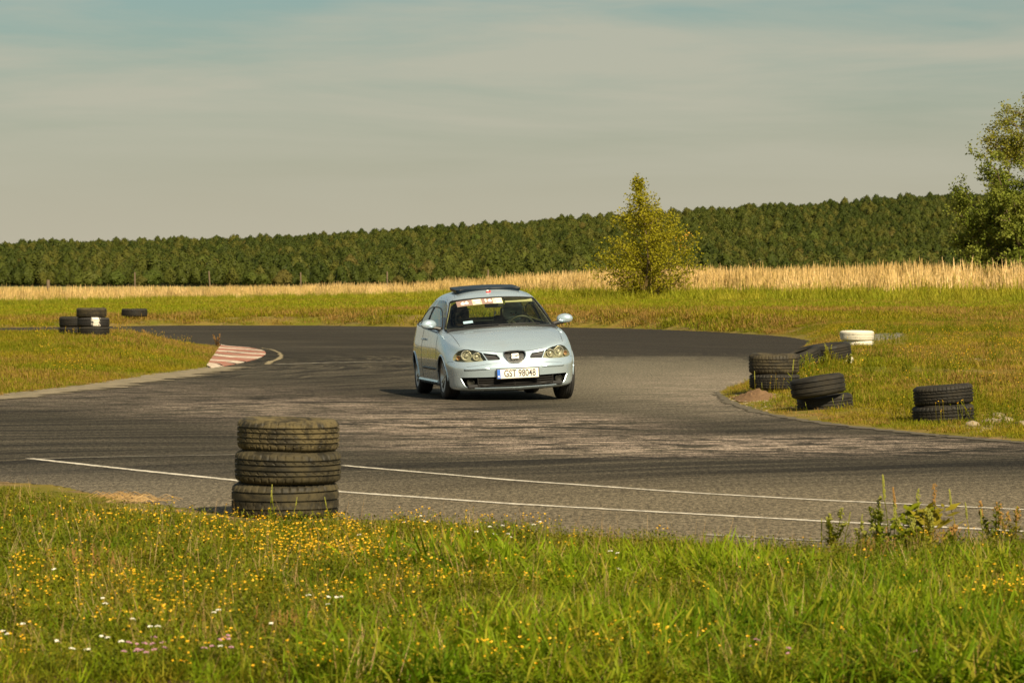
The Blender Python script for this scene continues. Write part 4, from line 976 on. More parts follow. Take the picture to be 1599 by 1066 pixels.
L8x = [0, .235, .44, .60, .695, .745, .768, .782, .79, .795, .80, .80, .79, .765, .705, .585, .31, 0]
L8 = [Vector(q) for q in zip(L8x, L8v, L8z)]
L9 = [Vector(q) for q in [(0, .98, .903), (.23, .99, .900), (.43, 1.03, .890), (.605, 1.10, .880), (.692, 1.19, .874), (.722, 1.28, .874), (.732, 1.38, .884), (.735, 1.46, .893), (.742, 1.58, .898), (.75, 1.78, .905), (.76, 2.3, .925), (.758, 2.85, .945), (.745, 3.18, .96), (.718, 3.44, .975), (.66, 3.60, .98), (.55, 3.68, .985), (.30, 3.73, .988), (0, 3.74, .988)]]
def mixr(a, b, t, bul):
    o = []
    for i in range(18):
        p = a[i].lerp(b[i], t); w = bul if i <= 3 else bul * max(0, 1 - (i - 3) / 6); p.z += w * 4 * t * (1 - t); o.append(p)
    return o
rings += [L8, mixr(L8, L9, .12, .055), mixr(L8, L9, .4, .058), mixr(L8, L9, .72, .058), L9]
G2 = [Vector(q) for q in [(0, 1.64, 1.282), (.2, 1.645, 1.28), (.39, 1.665, 1.273), (.505, 1.71, 1.265), (.553, 1.77, 1.262), (.572, 1.86, 1.268), (.58, 1.97, 1.277), (.585, 2.08, 1.283), (.588, 2.2, 1.288), (.588, 2.36, 1.292), (.586, 2.62, 1.292), (.575, 2.88, 1.283), (.553, 3.08, 1.27), (.54, 3.24, 1.256), (.505, 3.36, 1.247), (.42, 3.42, 1.248), (.23, 3.46, 1.252), (0, 3.47, 1.254)]]
G1 = []
for i in range(18):
    p = L9[i].lerp(G2[i], .52); c = Vector((p.x, (p.y - 2.4) * .6, 0)).normalized(); p += c * .028; p.z += .012 if i < 4 else 0; G1.append(p)
rings += [G1, G2]
rings.append([Vector((p.x * .86, p.y + (2.5 - p.y) * .10, p.z + .052)) for p in G2])
rings.append([Vector((p.x * .58, p.y + (2.5 - p.y) * .28, 1.378 + .008 * (1 - abs(p.y - 2.5)))) for p in G2])
verts, faces = [], []; NP = 34
def idx(k, i, side):  # side +1/-1; centre points shared
    if i == 0: return k * NP
    if i == 17: return k * NP + 17
    return k * NP + (i if side > 0 else 34 - i)
for rg_ in rings:
    verts += [tuple(p) for p in rg_]; verts += [(-rg_[i].x, rg_[i].y, rg_[i].z) for i in range(16, 0, -1)]
for k in range(len(rings) - 1):
    for j in range(NP): faces.append((k * NP + j, k * NP + (j + 1) % NP, (k + 1) * NP + (j + 1) % NP, (k + 1) * NP + j))
K = len(rings) - 1; cen = {}
for i in range(1, 17):
    p = rings[K][i]; cen[i] = len(verts); verts.append((0, p.y, p.z + .012))
c0, c17 = idx(K, 0, 1), idx(K, 17, 1)
for i in range(1, 16):
    for s_ in (1, -1):
        q = (idx(K, i, s_), idx(K, i + 1, s_), cen[i + 1], cen[i]); faces.append(q if s_ > 0 else q[::-1])
for s_ in (1, -1):
    q = (c0, idx(K, 1, s_), cen[1]); faces.append(q if s_ > 0 else q[::-1]); q = (idx(K, 16, s_), c17, cen[16]); faces.append(q if s_ > 0 else q[::-1])
me = bpy.data.meshes.new('cage'); me.from_pydata(verts, [], faces)
co = bpy.data.objects.new('cage', me); COL.objects.link(co)
md = co.modifiers.new('s', 'SUBSURF'); md.levels = 3; md.render_levels = 3
dg = bpy.context.evaluated_depsgraph_get(); hm = bpy.data.meshes.new_from_object(co.evaluated_get(dg)); bpy.data.objects.remove(co)
bm = bmesh.new(); bm.from_mesh(hm); bmesh.ops.recalc_face_normals(bm, faces=bm.faces[:]); bm.normal_update()
BV = BVHTree.FromBMesh(bm)
BM0 = bm.copy()
def near_n(p):
    q = BV.find_nearest(Vector(p)); return q[0], q[1]
def fr_(x, z):
    h = BV.ray_cast(Vector((x, -1, z)), Vector((0, 1, 0)))
    return (h[0], h[1]) if h[0] is not None else near_n((x, .1, z))
def cutpoly(bm, poly, ax, filt):
    """cut the shell along a polygon seen along one axis; returns the faces inside it"""
    A = np.array(poly); lo = A.min(0) - .03; hi = A.max(0) + .03; n = len(poly)
    def sel():
        r = []
        for f in bm.faces:
            c = f.calc_center_median()
            if lo[0] < c[ax[0]] < hi[0] and lo[1] < c[ax[1]] < hi[1] and filt(c, f.normal): r.append(f)
        return r
    for i in range(n):
        a, b = poly[i], poly[(i + 1) % n]; no = Vector((0, 0, 0)); no[ax[0]] = b[1] - a[1]; no[ax[1]] = -(b[0] - a[0])
        if no.length < 1e-9: continue
        cp = Vector((0, 0, 0)); cp[ax[0]], cp[ax[1]] = a
        el = [min(a[0], b[0]) - .05, max(a[0], b[0]) + .05, min(a[1], b[1]) - .05, max(a[1], b[1]) + .05]
        fs = [f for f in sel() if el[0] < f.calc_center_median()[ax[0]] < el[1] and el[2] < f.calc_center_median()[ax[1]] < el[3]]
        gm = set(fs)
        for f in fs: gm.update(f.edges); gm.update(f.verts)
        bmesh.ops.bisect_plane(bm, geom=list(gm), dist=1e-5, plane_co=cp, plane_no=no.normalized()); 
    fs = sel(); C_ = np.array([[f.calc_center_median()[ax[0]], f.calc_center_median()[ax[1]]] for f in fs]) if fs else np.zeros((0, 2))
    ins = inside(C_[:, 0], C_[:, 1], [tuple(p) for p in poly]) if fs else []
    return [f for f, k in zip(fs, ins) if k]
def extract(bm, fs, name, mats, depth=0., wall=False, cap=True, mi_wall=0, mi_cap=0, keep=False, lift=0., smooth=True):
    """take faces out of the shell into a mesh of its own, sunk by depth with optional side walls"""
    nb = MB(); vm = {}; nrm = {}
    for f in fs:
        for v in f.verts:
            if v.index not in vm or True:
                if v not in nrm: nrm[v] = near_n(v.co)[1]
    for v in nrm: vm[v] = len(nb.v); nb.v.append(tuple(v.co + nrm[v] * lift - nrm[v] * depth))
    if cap:
        for f in fs: nb.f.append(tuple(vm[v] for v in f.verts)); nb.m.append(mi_cap)
    if wall:
        S_ = set(fs)
        for f in fs:
            for l in f.loops:
                e = l.edge
                if sum(1 for q in e.link_faces if q in S_) == 1:
                    a, b = l.vert, l.link_loop_next.vert; k = len(nb.v); nb.v += [tuple(a.co), tuple(b.co)]
                    nb.f.append((vm[a], k, k + 1, vm[b])[::-1]); nb.m.append(mi_wall)
    o = nb.build(name, mats, car, BR, smooth=smooth) if nb.f else None
    if not keep: bmesh.ops.delete(bm, geom=fs, context='FACES')
    return o
front = lambda c, n: c.y < .62 and n.y < -.01 and c.z < .74
XZ = (0, 2); VZ = (1, 2)
def mir(p): return [(-x, z) for x, z in p][::-1]
# windows
ws = [(-.706, .886), (-.47, .903), (-.2, .915), (0, .919), (.2, .915), (.47, .903), (.706, .886), (.702, .915), (.63, 1.07), (.560, 1.225), (.546, 1.247), (.522, 1.257), (.37, 1.272), (.2, 1.281), (0, 1.285), (-.2, 1.281), (-.37, 1.272), (-.522, 1.257), (-.546, 1.247), (-.560, 1.225), (-.63, 1.07), (-.702, .915)]
fs = cutpoly(bm, ws, XZ, lambda c, n: c.y < 2.0 and c.z > .865 and n.y < -.25)
extract(bm, fs, 'windshield', CM['glass'], lift=-.002)
rw = [(-.60, 1.0), (.60, 1.0), (.50, 1.20), (.45, 1.235), (-.45, 1.235), (-.50, 1.20)]
fs = cutpoly(bm, rw, XZ, lambda c, n: c.y > 3.1 and c.z > .98 and n.y > .2); extract(bm, fs, 'rear_window', CM['glass'])
dwin = [(1.30, .905), (1.34, .955), (1.52, 1.09), (1.70, 1.20), (1.86, 1.25), (2.05, 1.268), (2.44, 1.272), (2.50, .935), (2.0, .918)]
qwin = [(2.56, .942), (2.52, 1.270), (2.75, 1.265), (2.95, 1.245), (3.12, 1.20), (3.26, 1.12), (3.34, 1.03), (3.33, .99), (3.2, .968), (2.9, .952)]
for s_ in (1, -1):
    sd_ = (lambda s: (lambda c, n: c.x * s > .5 and n.x * s > .35))(s_)
    extract(bm, cutpoly(bm, dwin, VZ, sd_), 'door_window', CM['sideglass']); extract(bm, cutpoly(bm, qwin, VZ, sd_), 'quarter_window', CM['sideglass'])
# headlamps, side grilles, nose grille, lower intake
hl = [(.745, .535), (.742, .568), (.715, .612), (.675, .648), (.62, .666), (.56, .664), (.48, .642), (.405, .616), (.355, .522), (.45, .510), (.60, .508), (.70, .516)]
sg = [(.393, .612), (.30, .596), (.225, .586), (.195, .550), (.188, .530), (.20, .520), (.342, .520)]
ng = [(-.118, .618), (-.135, .605), (-.140, .58), (-.130, .545), (-.105, .505), (-.075, .482), (-.03, .474), (.03, .474), (.075, .482), (.105, .505), (.130, .545), (.140, .58), (.135, .605), (.118, .618), (.05, .626), (-.05, .626)]
li = [(-.672, .300), (-.660, .318), (-.3, .312), (0, .309), (.3, .312), (.660, .318), (.672, .300), (.625, .205), (.59, .186), (.3, .175), (0, .172), (-.3, .175), (-.59, .186), (-.625, .205)]
lamp_boxes = []
for s_ in (1, -1):
    fs = cutpoly(bm, hl if s_ > 0 else mir(hl), XZ, front)
    bk = extract(bm, fs, 'lamp_housing', [CM['lampdark']], depth=.055, wall=True, keep=True)
    ln_ = extract(bm, fs, 'headlight', CM['lens'], lift=.001); bk.matrix_parent_inverse = Matrix(); bk.parent = ln_
    for (x, z, r, mt, nm) in ((.600, .596, .066, 'refl', 'main_reflector'), (.475, .582, .050, 'refl', 'inner_reflector'), (.695, .572, .028, 'amber', 'indicator')):
        p_, n_ = fr_(x * s_, z); n2 = Vector((n_.x * .35, n_.y, 0)).normalized(); q = n2.to_track_quat('Z', 'Y').to_matrix().to_4x4()
        Mx = BR @ Matrix.Translation(p_ - n_ * .022) @ q; mb = MB()
        mb.lathe([(r, 0.006), (r * .93, 0.008), (r * .90, .0), (r * .75, -.016), (r * .45, -.028), (.002, -.032)], 24)
        if mt == 'refl': mb.lathe([(r * .38, -.024), (r * .38, -.004), (r * .30, .004), (.001, .008)], 16)
        o = mb.build(nm, CM[mt], ln_, Mx)
    fs = cutpoly(bm, sg if s_ > 0 else mir(sg), XZ, front); o = extract(bm, fs, 'side_grille', [CM['black']], depth=.03, wall=True)
    mb = MB()
    for z in (.535, .552, .569, .586):
        a, b = (.20, .38) if z > .55 else (.205, .355); pp = [near_n((x * s_, .05, z))[0] + Vector((0, .012, 0)) for x in np.linspace(a, b, 5)]; mb.tube(pp, .0035, 4)
    mb.build('grille_bar', CM['seam'], o, BR)
fs = cutpoly(bm, ng, XZ, front); gr = extract(bm, fs, 'nose_grille', [CM['black']], depth=.035, wall=True)
mb = MB()
for x in np.linspace(-.115, .115, 15):
    zt, zb = .618 - abs(x) * .06, .474 + max(0, abs(x) - .06) * 1.15; pp = [near_n((x, .02, z))[0] + Vector((0, .008, 0)) for z in np.linspace(zb + .004, zt, 5)]; mb.tube(pp, .0032, 4)
mb.build('grille_bar', CM['alloy'], gr, BR)
pp = [fr_(x, z)[0] + Vector((0, -.003, 0)) for x, z in ng]; pp.append(pp[0]); mb = MB(); mb.tube(pp, .008, 6); mb.build('grille_surround', CM['chrome'], gr, BR)
# stylised two-stroke letter emblem
mb = MB(); 
def slab(poly, y0, y1):
    n = len(poly); b = len(mb.v); mb.v += [(x, y0, z) for x, z in poly] + [(x, y1, z) for x, z in poly]
    mb.f += [tuple(b + i for i in range(n)), tuple(b + n + i for i in range(n))[::-1]] + [(b + i, b + n + i, b + n + (i + 1) % n, b + (i + 1) % n) for i in range(n)]; mb.m += [0] * (n + 2)
vz = near_n((0, 0, .56))[0].y
slab([(-.045, .590), (.040, .594), (.046, .574), (.0, .570), (-.012, .560), (-.045, .563)], vz - .012, vz + .012)
slab([(-.046, .556), (.010, .557), (.014, .552), (.048, .566), (.046, .530), (-.042, .528), (-.046, .540)], vz - .012, vz + .012)
mb.build('emblem', simple('glint_white_emblem', (.95, .93, .88), .5, .2, var=.02), gr, BR, smooth=False)  # sun glint of the chrome put into a near-white, half-matt base colour
fs = cutpoly(bm, li, XZ, front); it = extract(bm, fs, 'lower_intake', [simple('intake_shadow_plastic', (.005, .005, .005), .9, spec=.05)], depth=.07, wall=True)
mb = MB()
for z in (.200, .226, .252, .278):
    w_ = .50; pp = [near_n((x, .05, z))[0] + Vector((0, .02, 0)) for x in np.linspace(-w_, w_, 17)]; mb.tube(pp, .006, 4)
for x in (-.02, -.51, .51): mb.tube([near_n((x, 0, z))[0] + Vector((0, .016, 0)) for z in (.18, .24, .305)], .006, 4)
mb.build('intake_bar', CM['ink'], it, BR)
mb = MB(); pp = [fr_(x, z)[0] + Vector((0, -.002, 0)) for x, z in ([(-.672, .300), (-.648, .25), (-.625, .205), (-.59, .186)] + [(x, .172 + .012 * abs(x)) for x in np.linspace(-.5, .5, 11)] + [(.59, .186), (.625, .205), (.648, .25), (.672, .300)])]
mb.tube(pp, .0045, 5); mb.build('intake_trim', CM['paint'], it, BR)
for s_ in (1, -1):
    p_, n_ = fr_(.575 * s_, .248); q = Vector((n_.x * .4, n_.y, 0)).normalized().to_track_quat('Z', 'Y').to_matrix().to_4x4(); mb = MB()
    mb.lathe([(.048, -.02), (.048, .0), (.041, .004), (.038, -.004), (.02, -.012), (.001, -.014)], 24); mb.build('fog_lamp', CM['fog'], car, BR @ Matrix.Translation(p_ - n_ * .03) @ q)
# wheel arches
for v0 in (.80, 3.26):
    for s_ in (1, -1):
        arc = [(v0 + .325 * math.cos(t), .27 + .325 * math.sin(t)) for t in np.linspace(math.pi, 0, 19)]; arc = [(v0 - .325, .05)] + arc + [(v0 + .325, .05)]
        fs = cutpoly(bm, arc, VZ, (lambda s: (lambda c, n: c.x * s > .55))(s_)); bmesh.ops.delete(bm, geom=fs, context='FACES')
        mb = MB(); lip = [near_n((s_ * .86, y, z))[0] + Vector((s_ * .001, 0, 0)) for y, z in arc[1:-1]]; mb.tube(lip, .010, 6); mb.build('arch_lip', CM['paint'], car, BR)
        mb = MB(); n = 19
        mb.v = [(s_ * x, v0 + .335 * math.cos(t), .27 + .335 * math.sin(t)) for x in (.795, .42) for t in np.linspace(math.pi + .1, -.1, n)]
        mb.f = [(i, i + 1, n + i + 1, n + i) for i in range(n - 1)] + [tuple(range(n, 2 * n))]; mb.m = [0] * n; mb.build('arch_liner', CM['dark'], car, BR)
# door and bonnet skins
door = [(1.20, .25), (1.19, .60), (1.27, .88), (1.30, .895), (2.0, .908), (2.49, .925), (2.545, .80), (2.55, .45), (2.50, .25)]
gap = MB()
def seam(pts, rad=.0032):
    q = []
    for p, n in pts: q.append(p - n * .0005)
    gap.tube(q, rad, 5, cap=False)
def dens_(poly, closed=True, st=.05):
    o = []
    for i in range(len(poly) - (0 if closed else 1)):
        a, b = poly[i], poly[(i + 1) % len(poly)]; n = max(1, int(math.dist(a, b) / st)); o += [(a[0] + (b[0] - a[0]) * k / n, a[1] + (b[1] - a[1]) * k / n) for k in range(n)]
    o.append(poly[0] if closed else poly[-1]); return o
for s_ in (1, -1):
    fs = cutpoly(bm, door, VZ, (lambda s: (lambda c, n: c.x * s > .6 and n.x * s > .2))(s_)); dr = extract(bm, fs, 'door', CM['paint'])
    seam([near_n((s_ * .86, y, z)) for y, z in dens_(door)])
    full = dwin[:]; 
    mb = MB(); mb.tube([near_n((s_ * .8, y, z))[0] for y, z in dens_(dwin)], .008, 5, cap=False); mb.build('window_seal', CM['black'], dr, BR)
    mb = MB(); mb.tube([near_n((s_ * .8, y, z))[0] for y, z in dens_(qwin)], .007, 5, cap=False); mb.build('quarter_window_seal', CM['black'], car, BR)
    mb = MB(); pr = near_n((s_ * .86, 2.36, .78))[0]; mb.tube([pr + Vector((s_ * .002, -.09, 0)), pr + Vector((s_ * .026, -.07, .003)), pr + Vector((s_ * .028, .05, .003)), pr + Vector((s_ * .002, .08, 0))], [.010, .012, .012, .010], 8); mb.build('door_handle', CM['paint'], dr, BR)
    mb = MB(); rb = [near_n((s_ * .9, y, .405))[0] + Vector((s_ * .004, 0, 0)) for y in np.linspace(1.27, 2.46, 12)]; mb.tube(rb, [.004] + [.017] * 10 + [.004], 6); mb.build('rub_strip', CM['black'], dr, BR)
    mb = MB(); rb = [near_n((s_ * .9, y, .225))[0] + Vector((s_ * .004, 0, 0)) for y in np.linspace(1.16, 2.90, 14)]; mb.tube(rb, .022, 6); mb.build('sill', CM['paint'], car, BR)
    mb = MB(); rb = [near_n((s_ * .62, y, .27))[0] for y in (3,)]; 
hood = [(0, .128), (.235, .14), (.45, .18), (.61, .245), (.655, .33), (.675, .60), (.69, .95), (.70, 1.18), (.66, 1.17), (.58, 1.085), (.43, 1.02), (.23, .98), (0, .97)]
hood = hood + [(-x, y) for x, y in hood[::-1] if x > 0]
fs = cutpoly(bm, hood, (0, 1), lambda c, n: c.z > .6 and c.z < .95 and n.z > .3 and c.y < 1.25); hd = extract(bm, fs, 'bonnet', CM['paint'])
def top_n(x, y):
    h = BV.ray_cast(Vector((x, y, 3)), Vector((0, 0, -1))); return (h[0], h[1])
seam([top_n(x, y) for x, y in dens_(hood)])
# bumper crease, strips
seam([near_n((x, .0, .515 - .004 * abs(x))) for x in np.linspace(-.70, -.18, 14)], .0022); seam([near_n((x, .0, .515 - .004 * abs(x))) for x in np.linspace(.18, .70, 14)], .0022)
for s_ in (1, -1):
    seam([near_n((s_ * .8, y, z)) for y, z in ((.30, .535), (.36, .53), (.43, .52), (.47, .50))], .0025)
    mb = MB(); mb.tube([near_n((s_ * x, 0, .425))[0] for x in np.linspace(.34, .77, 12)], [.004] + [.016] * 10 + [.004], 8); mb.build('bumper_strip', CM['paint'], car, BR)
    seam([near_n((s_ * x, 0, .407)) for x in np.linspace(.34, .77, 12)], .0022)
    seam([near_n((s_ * .6, y, z)) for y, z in ((1.72, 1.27), (1.9, 1.32), (2.4, 1.335), (3.0, 1.32), (3.3, 1.29))], .0035)
    seam([near_n((s_ * .52, 1.76, 1.262)), near_n((s_ * .47, 1.82, 1.31)), near_n((s_ * .46, 1.95, 1.34))], .003)
for f in bm.faces: f.material_index = 0
# what is left is the shell
me = bpy.data.meshes.new('body'); 
bmesh.ops.delete(bm, geom=[v for v in bm.verts if not v.link_faces], context='VERTS')
bm.transform(BR); bm.to_mesh(me); me.materials.append(CM['paint']); me.polygons.foreach_set('use_smooth', [True] * len(me.polygons))
body = bpy.data.objects.new('body', me); COL.objects.link(body); body.parent = car
# inner lining: cream above the belt line, dark below
bm.transform(BR.inverted()); bm.normal_update()
def lining(name, mat, cond, off):
    mb = MB(); vm = {}
    for f in bm.faces:
        c = f.calc_center_median()
        if cond(c):
            for v in f.verts:
                if v not in vm: vm[v] = len(mb.v); mb.v.append(tuple(v.co - v.normal * off))
            mb.f.append(tuple(vm[v] for v in f.verts)[::-1]); mb.m.append(0)
    return mb.build(name, mat, car, BR)
lining('headliner', CM['cream'], lambda c: c.z > .93 and c.y > 1.0, .022)
lining('inner_shell', CM['dark'], lambda c: c.z <= .93 and 1.0 < c.y < 3.9 and c.z > .3, .03)
bm.free()
gap.build('panel_gap', CM['seam'], car, BR)
def cpart(name, mat, fn, parent=None, roll=True, smooth=True):
    mb = MB(); fn(mb); return mb.build(name, mat, parent or car, BR if roll else None, smooth)
def rbox(mb, c, d, bev=.02, M=None, mi=0):
    b = bmesh.new(); bmesh.ops.create_cube(b, size=1); bmesh.ops.scale(b, vec=d, verts=b.verts); bmesh.ops.bevel(b, geom=b.edges[:], offset=bev, segments=3, affect='EDGES', profile=.6)
    T = Matrix.Translation(c); T = T @ M if M is not None else T
    mb.add([T @ v.co for v in b.verts], [tuple(v.index for v in f.verts) for f in b.faces], mi); b.free()
def under(mb):
    rbox(mb, (0, 2.0, .22), (1.36, 3.4, .06), .02); rbox(mb, (0, .55, .42), (1.1, .6, .30), .03); mb.box((0, 1.02, .56), (1.30, .03, .62)); rbox(mb, (0, .30, .20), (1.2, .35, .05), .02); rbox(mb, (0, 3.55, .42), (1.2, .5, .35), .03)
cpart('underbody', CM['dark'], under)
def spl(mb): 
    for k in range(2): mb.tube([near_n((x, 0, .15))[0] + Vector((0, .07 + .04 * k, -.030)) for x in np.linspace(-.60, .60, 15)], .014, 6)
cpart('front_lip', CM['black'], spl)
# sunroof panel tilted up and slid back
Ms = Matrix.Translation((-.015, 2.20, 1.410)) @ Matrix.Rotation(R(3.5), 4, 'X')
def sr(mb):
    n = 12; rows = []
    for j, (y, w_) in enumerate([(-.33, .36), (-.325, .40), (-.30, .425), (0, .43), (.30, .42), (.33, .39)]):
        for i in range(n + 1):
            t = i / n * 2 - 1; rows.append((t * w_, y + .03 * t * t, .018 * (1 - t * t) + (.0 if 0 < j < 5 else -.008)))
    m_ = n + 1; k = len(rows); full = rows + [(x * .98, y * .98, z - .04) for x, y, z in rows]
    fs = [(j * m_ + i, j * m_ + i + 1, (j + 1) * m_ + i + 1, (j + 1) * m_ + i) for j in range(5) for i in range(n)]; fs2 = [tuple(k + a for a in f[::-1]) for f in fs]
    rim = [(i, i + 1, k + i + 1, k + i)[::-1] for i in range(n)] + [(5 * m_ + i, 5 * m_ + i + 1, k + 5 * m_ + i + 1, k + 5 * m_ + i) for i in range(n)]
    rim += [(j * m_, (j + 1) * m_, k + (j + 1) * m_, k + j * m_) for j in range(5)] + [(j * m_ + n, (j + 1) * m_ + n, k + (j + 1) * m_ + n, k + j * m_ + n)[::-1] for j in range(5)]
    mb.add(full, fs + fs2 + rim, 0, Ms)
sro = cpart('sunroof', CM['gloss'], sr)
cpart('sunroof_opening', CM['black'], lambda mb: rbox(mb, (0, 2.15, 1.392), (.80, .50, .02), .008), sro)
# red ornament above the windshield
cpart('roof_ornament', [CM['red'], CM['stick']], lambda mb: (mb.ell((-.04, 1.80, 1.355), (.028, .018, .016), 10, 6, 0), mb.ell((-.045, 1.79, 1.372), (.018, .012, .010), 8, 5, 1), mb.ell((-.010, 1.80, 1.362), (.012, .01, .012), 8, 5, 0)))
# number plate
def text(name, body_, size, M, mat, parent, xs=1., font_off=0.):
    cu = bpy.data.curves.new(name, 'FONT'); cu.body = body_; cu.size = size; cu.align_x = 'CENTER'; cu.align_y = 'CENTER'; cu.extrude = .0006; cu.offset = font_off; cu.resolution_u = 3
    o = bpy.data.objects.new(name, cu); COL.objects.link(o); dg = bpy.context.evaluated_depsgraph_get(); dg.update(); me = bpy.data.meshes.new_from_object(o.evaluated_get(dg)); bpy.data.objects.remove(o)
    me.transform(M @ Matrix.Diagonal((xs, 1, 1, 1))); me.name = name; me.materials.clear(); me.materials.append(mat)
    q = bpy.data.objects.new(name, me); COL.objects.link(q); q.parent = parent; return q
pv = near_n((0, 0, .35))[0].y - .022; MP = BR @ Matrix.Translation((.015, pv, .345)) @ Matrix.Rotation(R(90), 4, 'X') @ Matrix.Rotation(R(-3), 4, 'X')
pm = MB(); rbox(pm, (0, 0, 0), (.545, .138, .014), .006); rbox(pm, (0, 0, -.015), (.36, .09, .03), .004); plate = pm.build('number_plate', CM['black'], car, MP)
pm = MB(); rbox(pm, (0, 0, .008), (.52, .114, .004), .0015); pm.build('plate_face', CM['white'], plate, MP)
pm = MB(); pm.box((-.240, 0, .0112), (.040, .112, .0015)); pm.build('plate_band', CM['blue'], plate, MP, smooth=False)
text('plate_lettering', 'GST 98048', .124, MP @ Matrix.Translation((.024, -.001, .0115)), CM['ink'], plate, .71, .0014)
text('plate_country_letters', 'PL', .034, MP @ Matrix.Translation((-.240, -.034, .0125)), CM['stick'], plate, .9, .0006)
# mirrors
for s_ in (1, -1):
    c = Vector((s_ * .885, 1.40, .972)); mb = MB(); q = Matrix.Translation(c) @ Matrix.Rotation(R(-12 * s_), 4, 'Z')
    mb.ell((0, 0, 0), (.105, .055, .066), 20, 12, 0, q); mb.v = [(x, y, z if z > .93 else .93 + (z - .93) * .35) for x, y, z in mb.v]
    mr_ = mb.build('side_mirror', CM['paint'], car, BR)
    mb = MB(); mb.tube([(s_ * .735, 1.42, .905), (s_ * .79, 1.41, .925), (s_ * .86, 1.40, .932), (s_ * .92, 1.40, .934)], [.035, .026, .022, .012], 8); mb.build('mirror_foot', CM['black'], mr_, BR)
    mb = MB(); mb.tube([Vector((s_ * .90, 1.452, .972)), Vector((s_ * .90, 1.458, .972))], .05, 12); mb.build('mirror_glass', CM['chrome'], mr_, BR)
# wipers
def ws_pt(x, z, off=.012):
    h = BV.ray_cast(Vector((x, -1, z)), Vector((0, 1, 0))); return h[0] + h[1] * off
for a in ((.30, -.48), (-.05, .50)):
    mb = MB(); mb.tube([ws_pt(a[0] + (a[1] - a[0]) * t, .922 + .012 * math.sin(t * 3)) for t in np.linspace(0, 1, 9)], .007, 5); mb.build('wiper', CM['black'], car, BR)
mb = MB(); mb.tube([ws_pt(x, .917 - .030 * (x / .66) ** 2 - .008, .004) for x in np.linspace(-.66, .66, 21)], .012, 5); mb.build('cowl_strip', CM['black'], car, BR)
mb = MB(); mb.tube([ws_pt(x, z, .001) for x, z in dens_(ws, True, .06)], .009, 5, cap=False); mb.build('windshield_seal', CM['black'], car, BR)
# stickers across the top of the screen
def sheet(name, mat, x0, x1, z0, z1, off, par=None):
    mb = MB(); n = 8
    def dz(x): return -.03 * (abs(x) / .5) ** 2.2
    mb.v = [tuple(ws_pt(x, z + dz(x), off)) for z in (z0, z1) for x in np.linspace(x0, x1, n + 1)]; mb.f = [(i, i + 1, n + 2 + i, n + 1 + i) for i in range(n)]; mb.m = [0] * n
    return mb.build(name, mat, par or car, BR)
bn = sheet('screen_banner', CM['banner'], -.485, .105, 1.205, 1.272, .003)
for x0, x1, z0, z1, mt in [(-.485, -.285, 1.206, 1.271, 'banner2'), (-.165, -.02, 1.206, 1.271, 'banner2'), (-.27, -.18, 1.250, 1.266, 'stick'), (.01, .10, 1.252, 1.268, 'stick'), (-.25, -.19, 1.222, 1.236, 'stick'), (.02, .095, 1.220, 1.235, 'stick')]:
    sheet('banner_print', CM[mt], x0, x1, z0, z1, .005, bn)
def wtext(body_, x, z, size, xs=1.):
    p = ws_pt(x, z - .03 * (abs(x) / .5) ** 2.2, .007); h = BV.ray_cast(Vector((x, -1, z)), Vector((0, 1, 0)))[1]; q = h.to_track_quat('Z', 'Y').to_matrix().to_4x4()
    zx = Vector((1, 0, 0)); zx = (zx - h * zx.dot(h)).normalized(); zy = h.cross(zx); q = Matrix((zx, zy, h)).transposed().to_4x4()
    text('banner_number', body_, size, BR @ Matrix.Translation(p) @ q, CM['stick'], bn, xs, .006)
wtext('66', -.385, 1.236, .098, 1.05); wtext('16', -.085, 1.242, .098, 1.05)
p = ws_pt(-.42, .985, .003); mb = MB(); mb.v = [tuple(ws_pt(x, z, .003)) for x, z in ((-.47, .965), (-.35, .975), (-.35, 1.005), (-.47, .995))]; mb.f = [(0, 1, 2, 3)]; mb.m = [0]; o = mb.build('permit_sticker', simple('pale_blue_sticker', (.36, .52, .62), .5), car, BR)
# interior
def dash(mb):
    mb.add([(x, v, z) for x in (-.70, .70) for v, z in ((1.02, .86), (1.10, .905), (1.38, .915), (1.56, .885), (1.62, .80), (1.62, .55))], [(i, i + 1, 7 + i, 6 + i)[::-1] for i in range(5)])
    rbox(mb, (.35, 1.52, .905), (.34, .20, .06), .025)
cpart('dashboard', CM['dark'], dash)
def wheel_(mb):
    T = Matrix.Translation((.35, 1.66, .865)) @ Matrix.Rotation(R(-66), 4, 'X'); 
    mb.tube([T @ Vector((.178 * math.cos(t), .178 * math.sin(t), 0)) for t in np.linspace(0, 2 * math.pi, 29)], .014, 8, cap=False); 
    for a in (0, 2.4, 3.9): mb.tube([T @ Vector((0, 0, .02)), T @ Vector((.17 * math.cos(a), .17 * math.sin(a), 0))], .016, 6)
    mb.ell(T @ Vector((0, 0, .02)), (.055, .05, .05), 10, 6)
cpart('steering_wheel', simple('grey_leather', (.035, .037, .03), .6), wheel_)
for s_ in (1, -1):
    def seat(mb):
        M1 = Matrix.Rotation(R(-14), 4, 'X'); rbox(mb, (s_ * .36, 2.46, .68), (.48, .12, .60), .05, M1); rbox(mb, (s_ * .36, 2.20, .40), (.48, .50, .14), .05)
    st = cpart('front_seat', CM['dark'], seat); cpart('headrest', CM['dark'], lambda mb: rbox(mb, (s_ * .36, 2.56, 1.055), (.26, .09, .16), .04), st)
cpart('rear_seat', CM['dark'], lambda mb: (rbox(mb, (0, 3.22, .68), (1.22, .12, .52), .04, Matrix.Rotation(R(-14), 4, 'X')), rbox(mb, (.36, 3.28, .97), (.22, .08, .11), .03), rbox(mb, (-.36, 3.28, .97), (.22, .08, .11), .03), rbox(mb, (0, 2.95, .42), (1.2, .5, .14), .04)))
cpart('parcel_shelf', CM['cream'], lambda mb: mb.box((0, 3.48, .955), (1.1, .36, .012)))
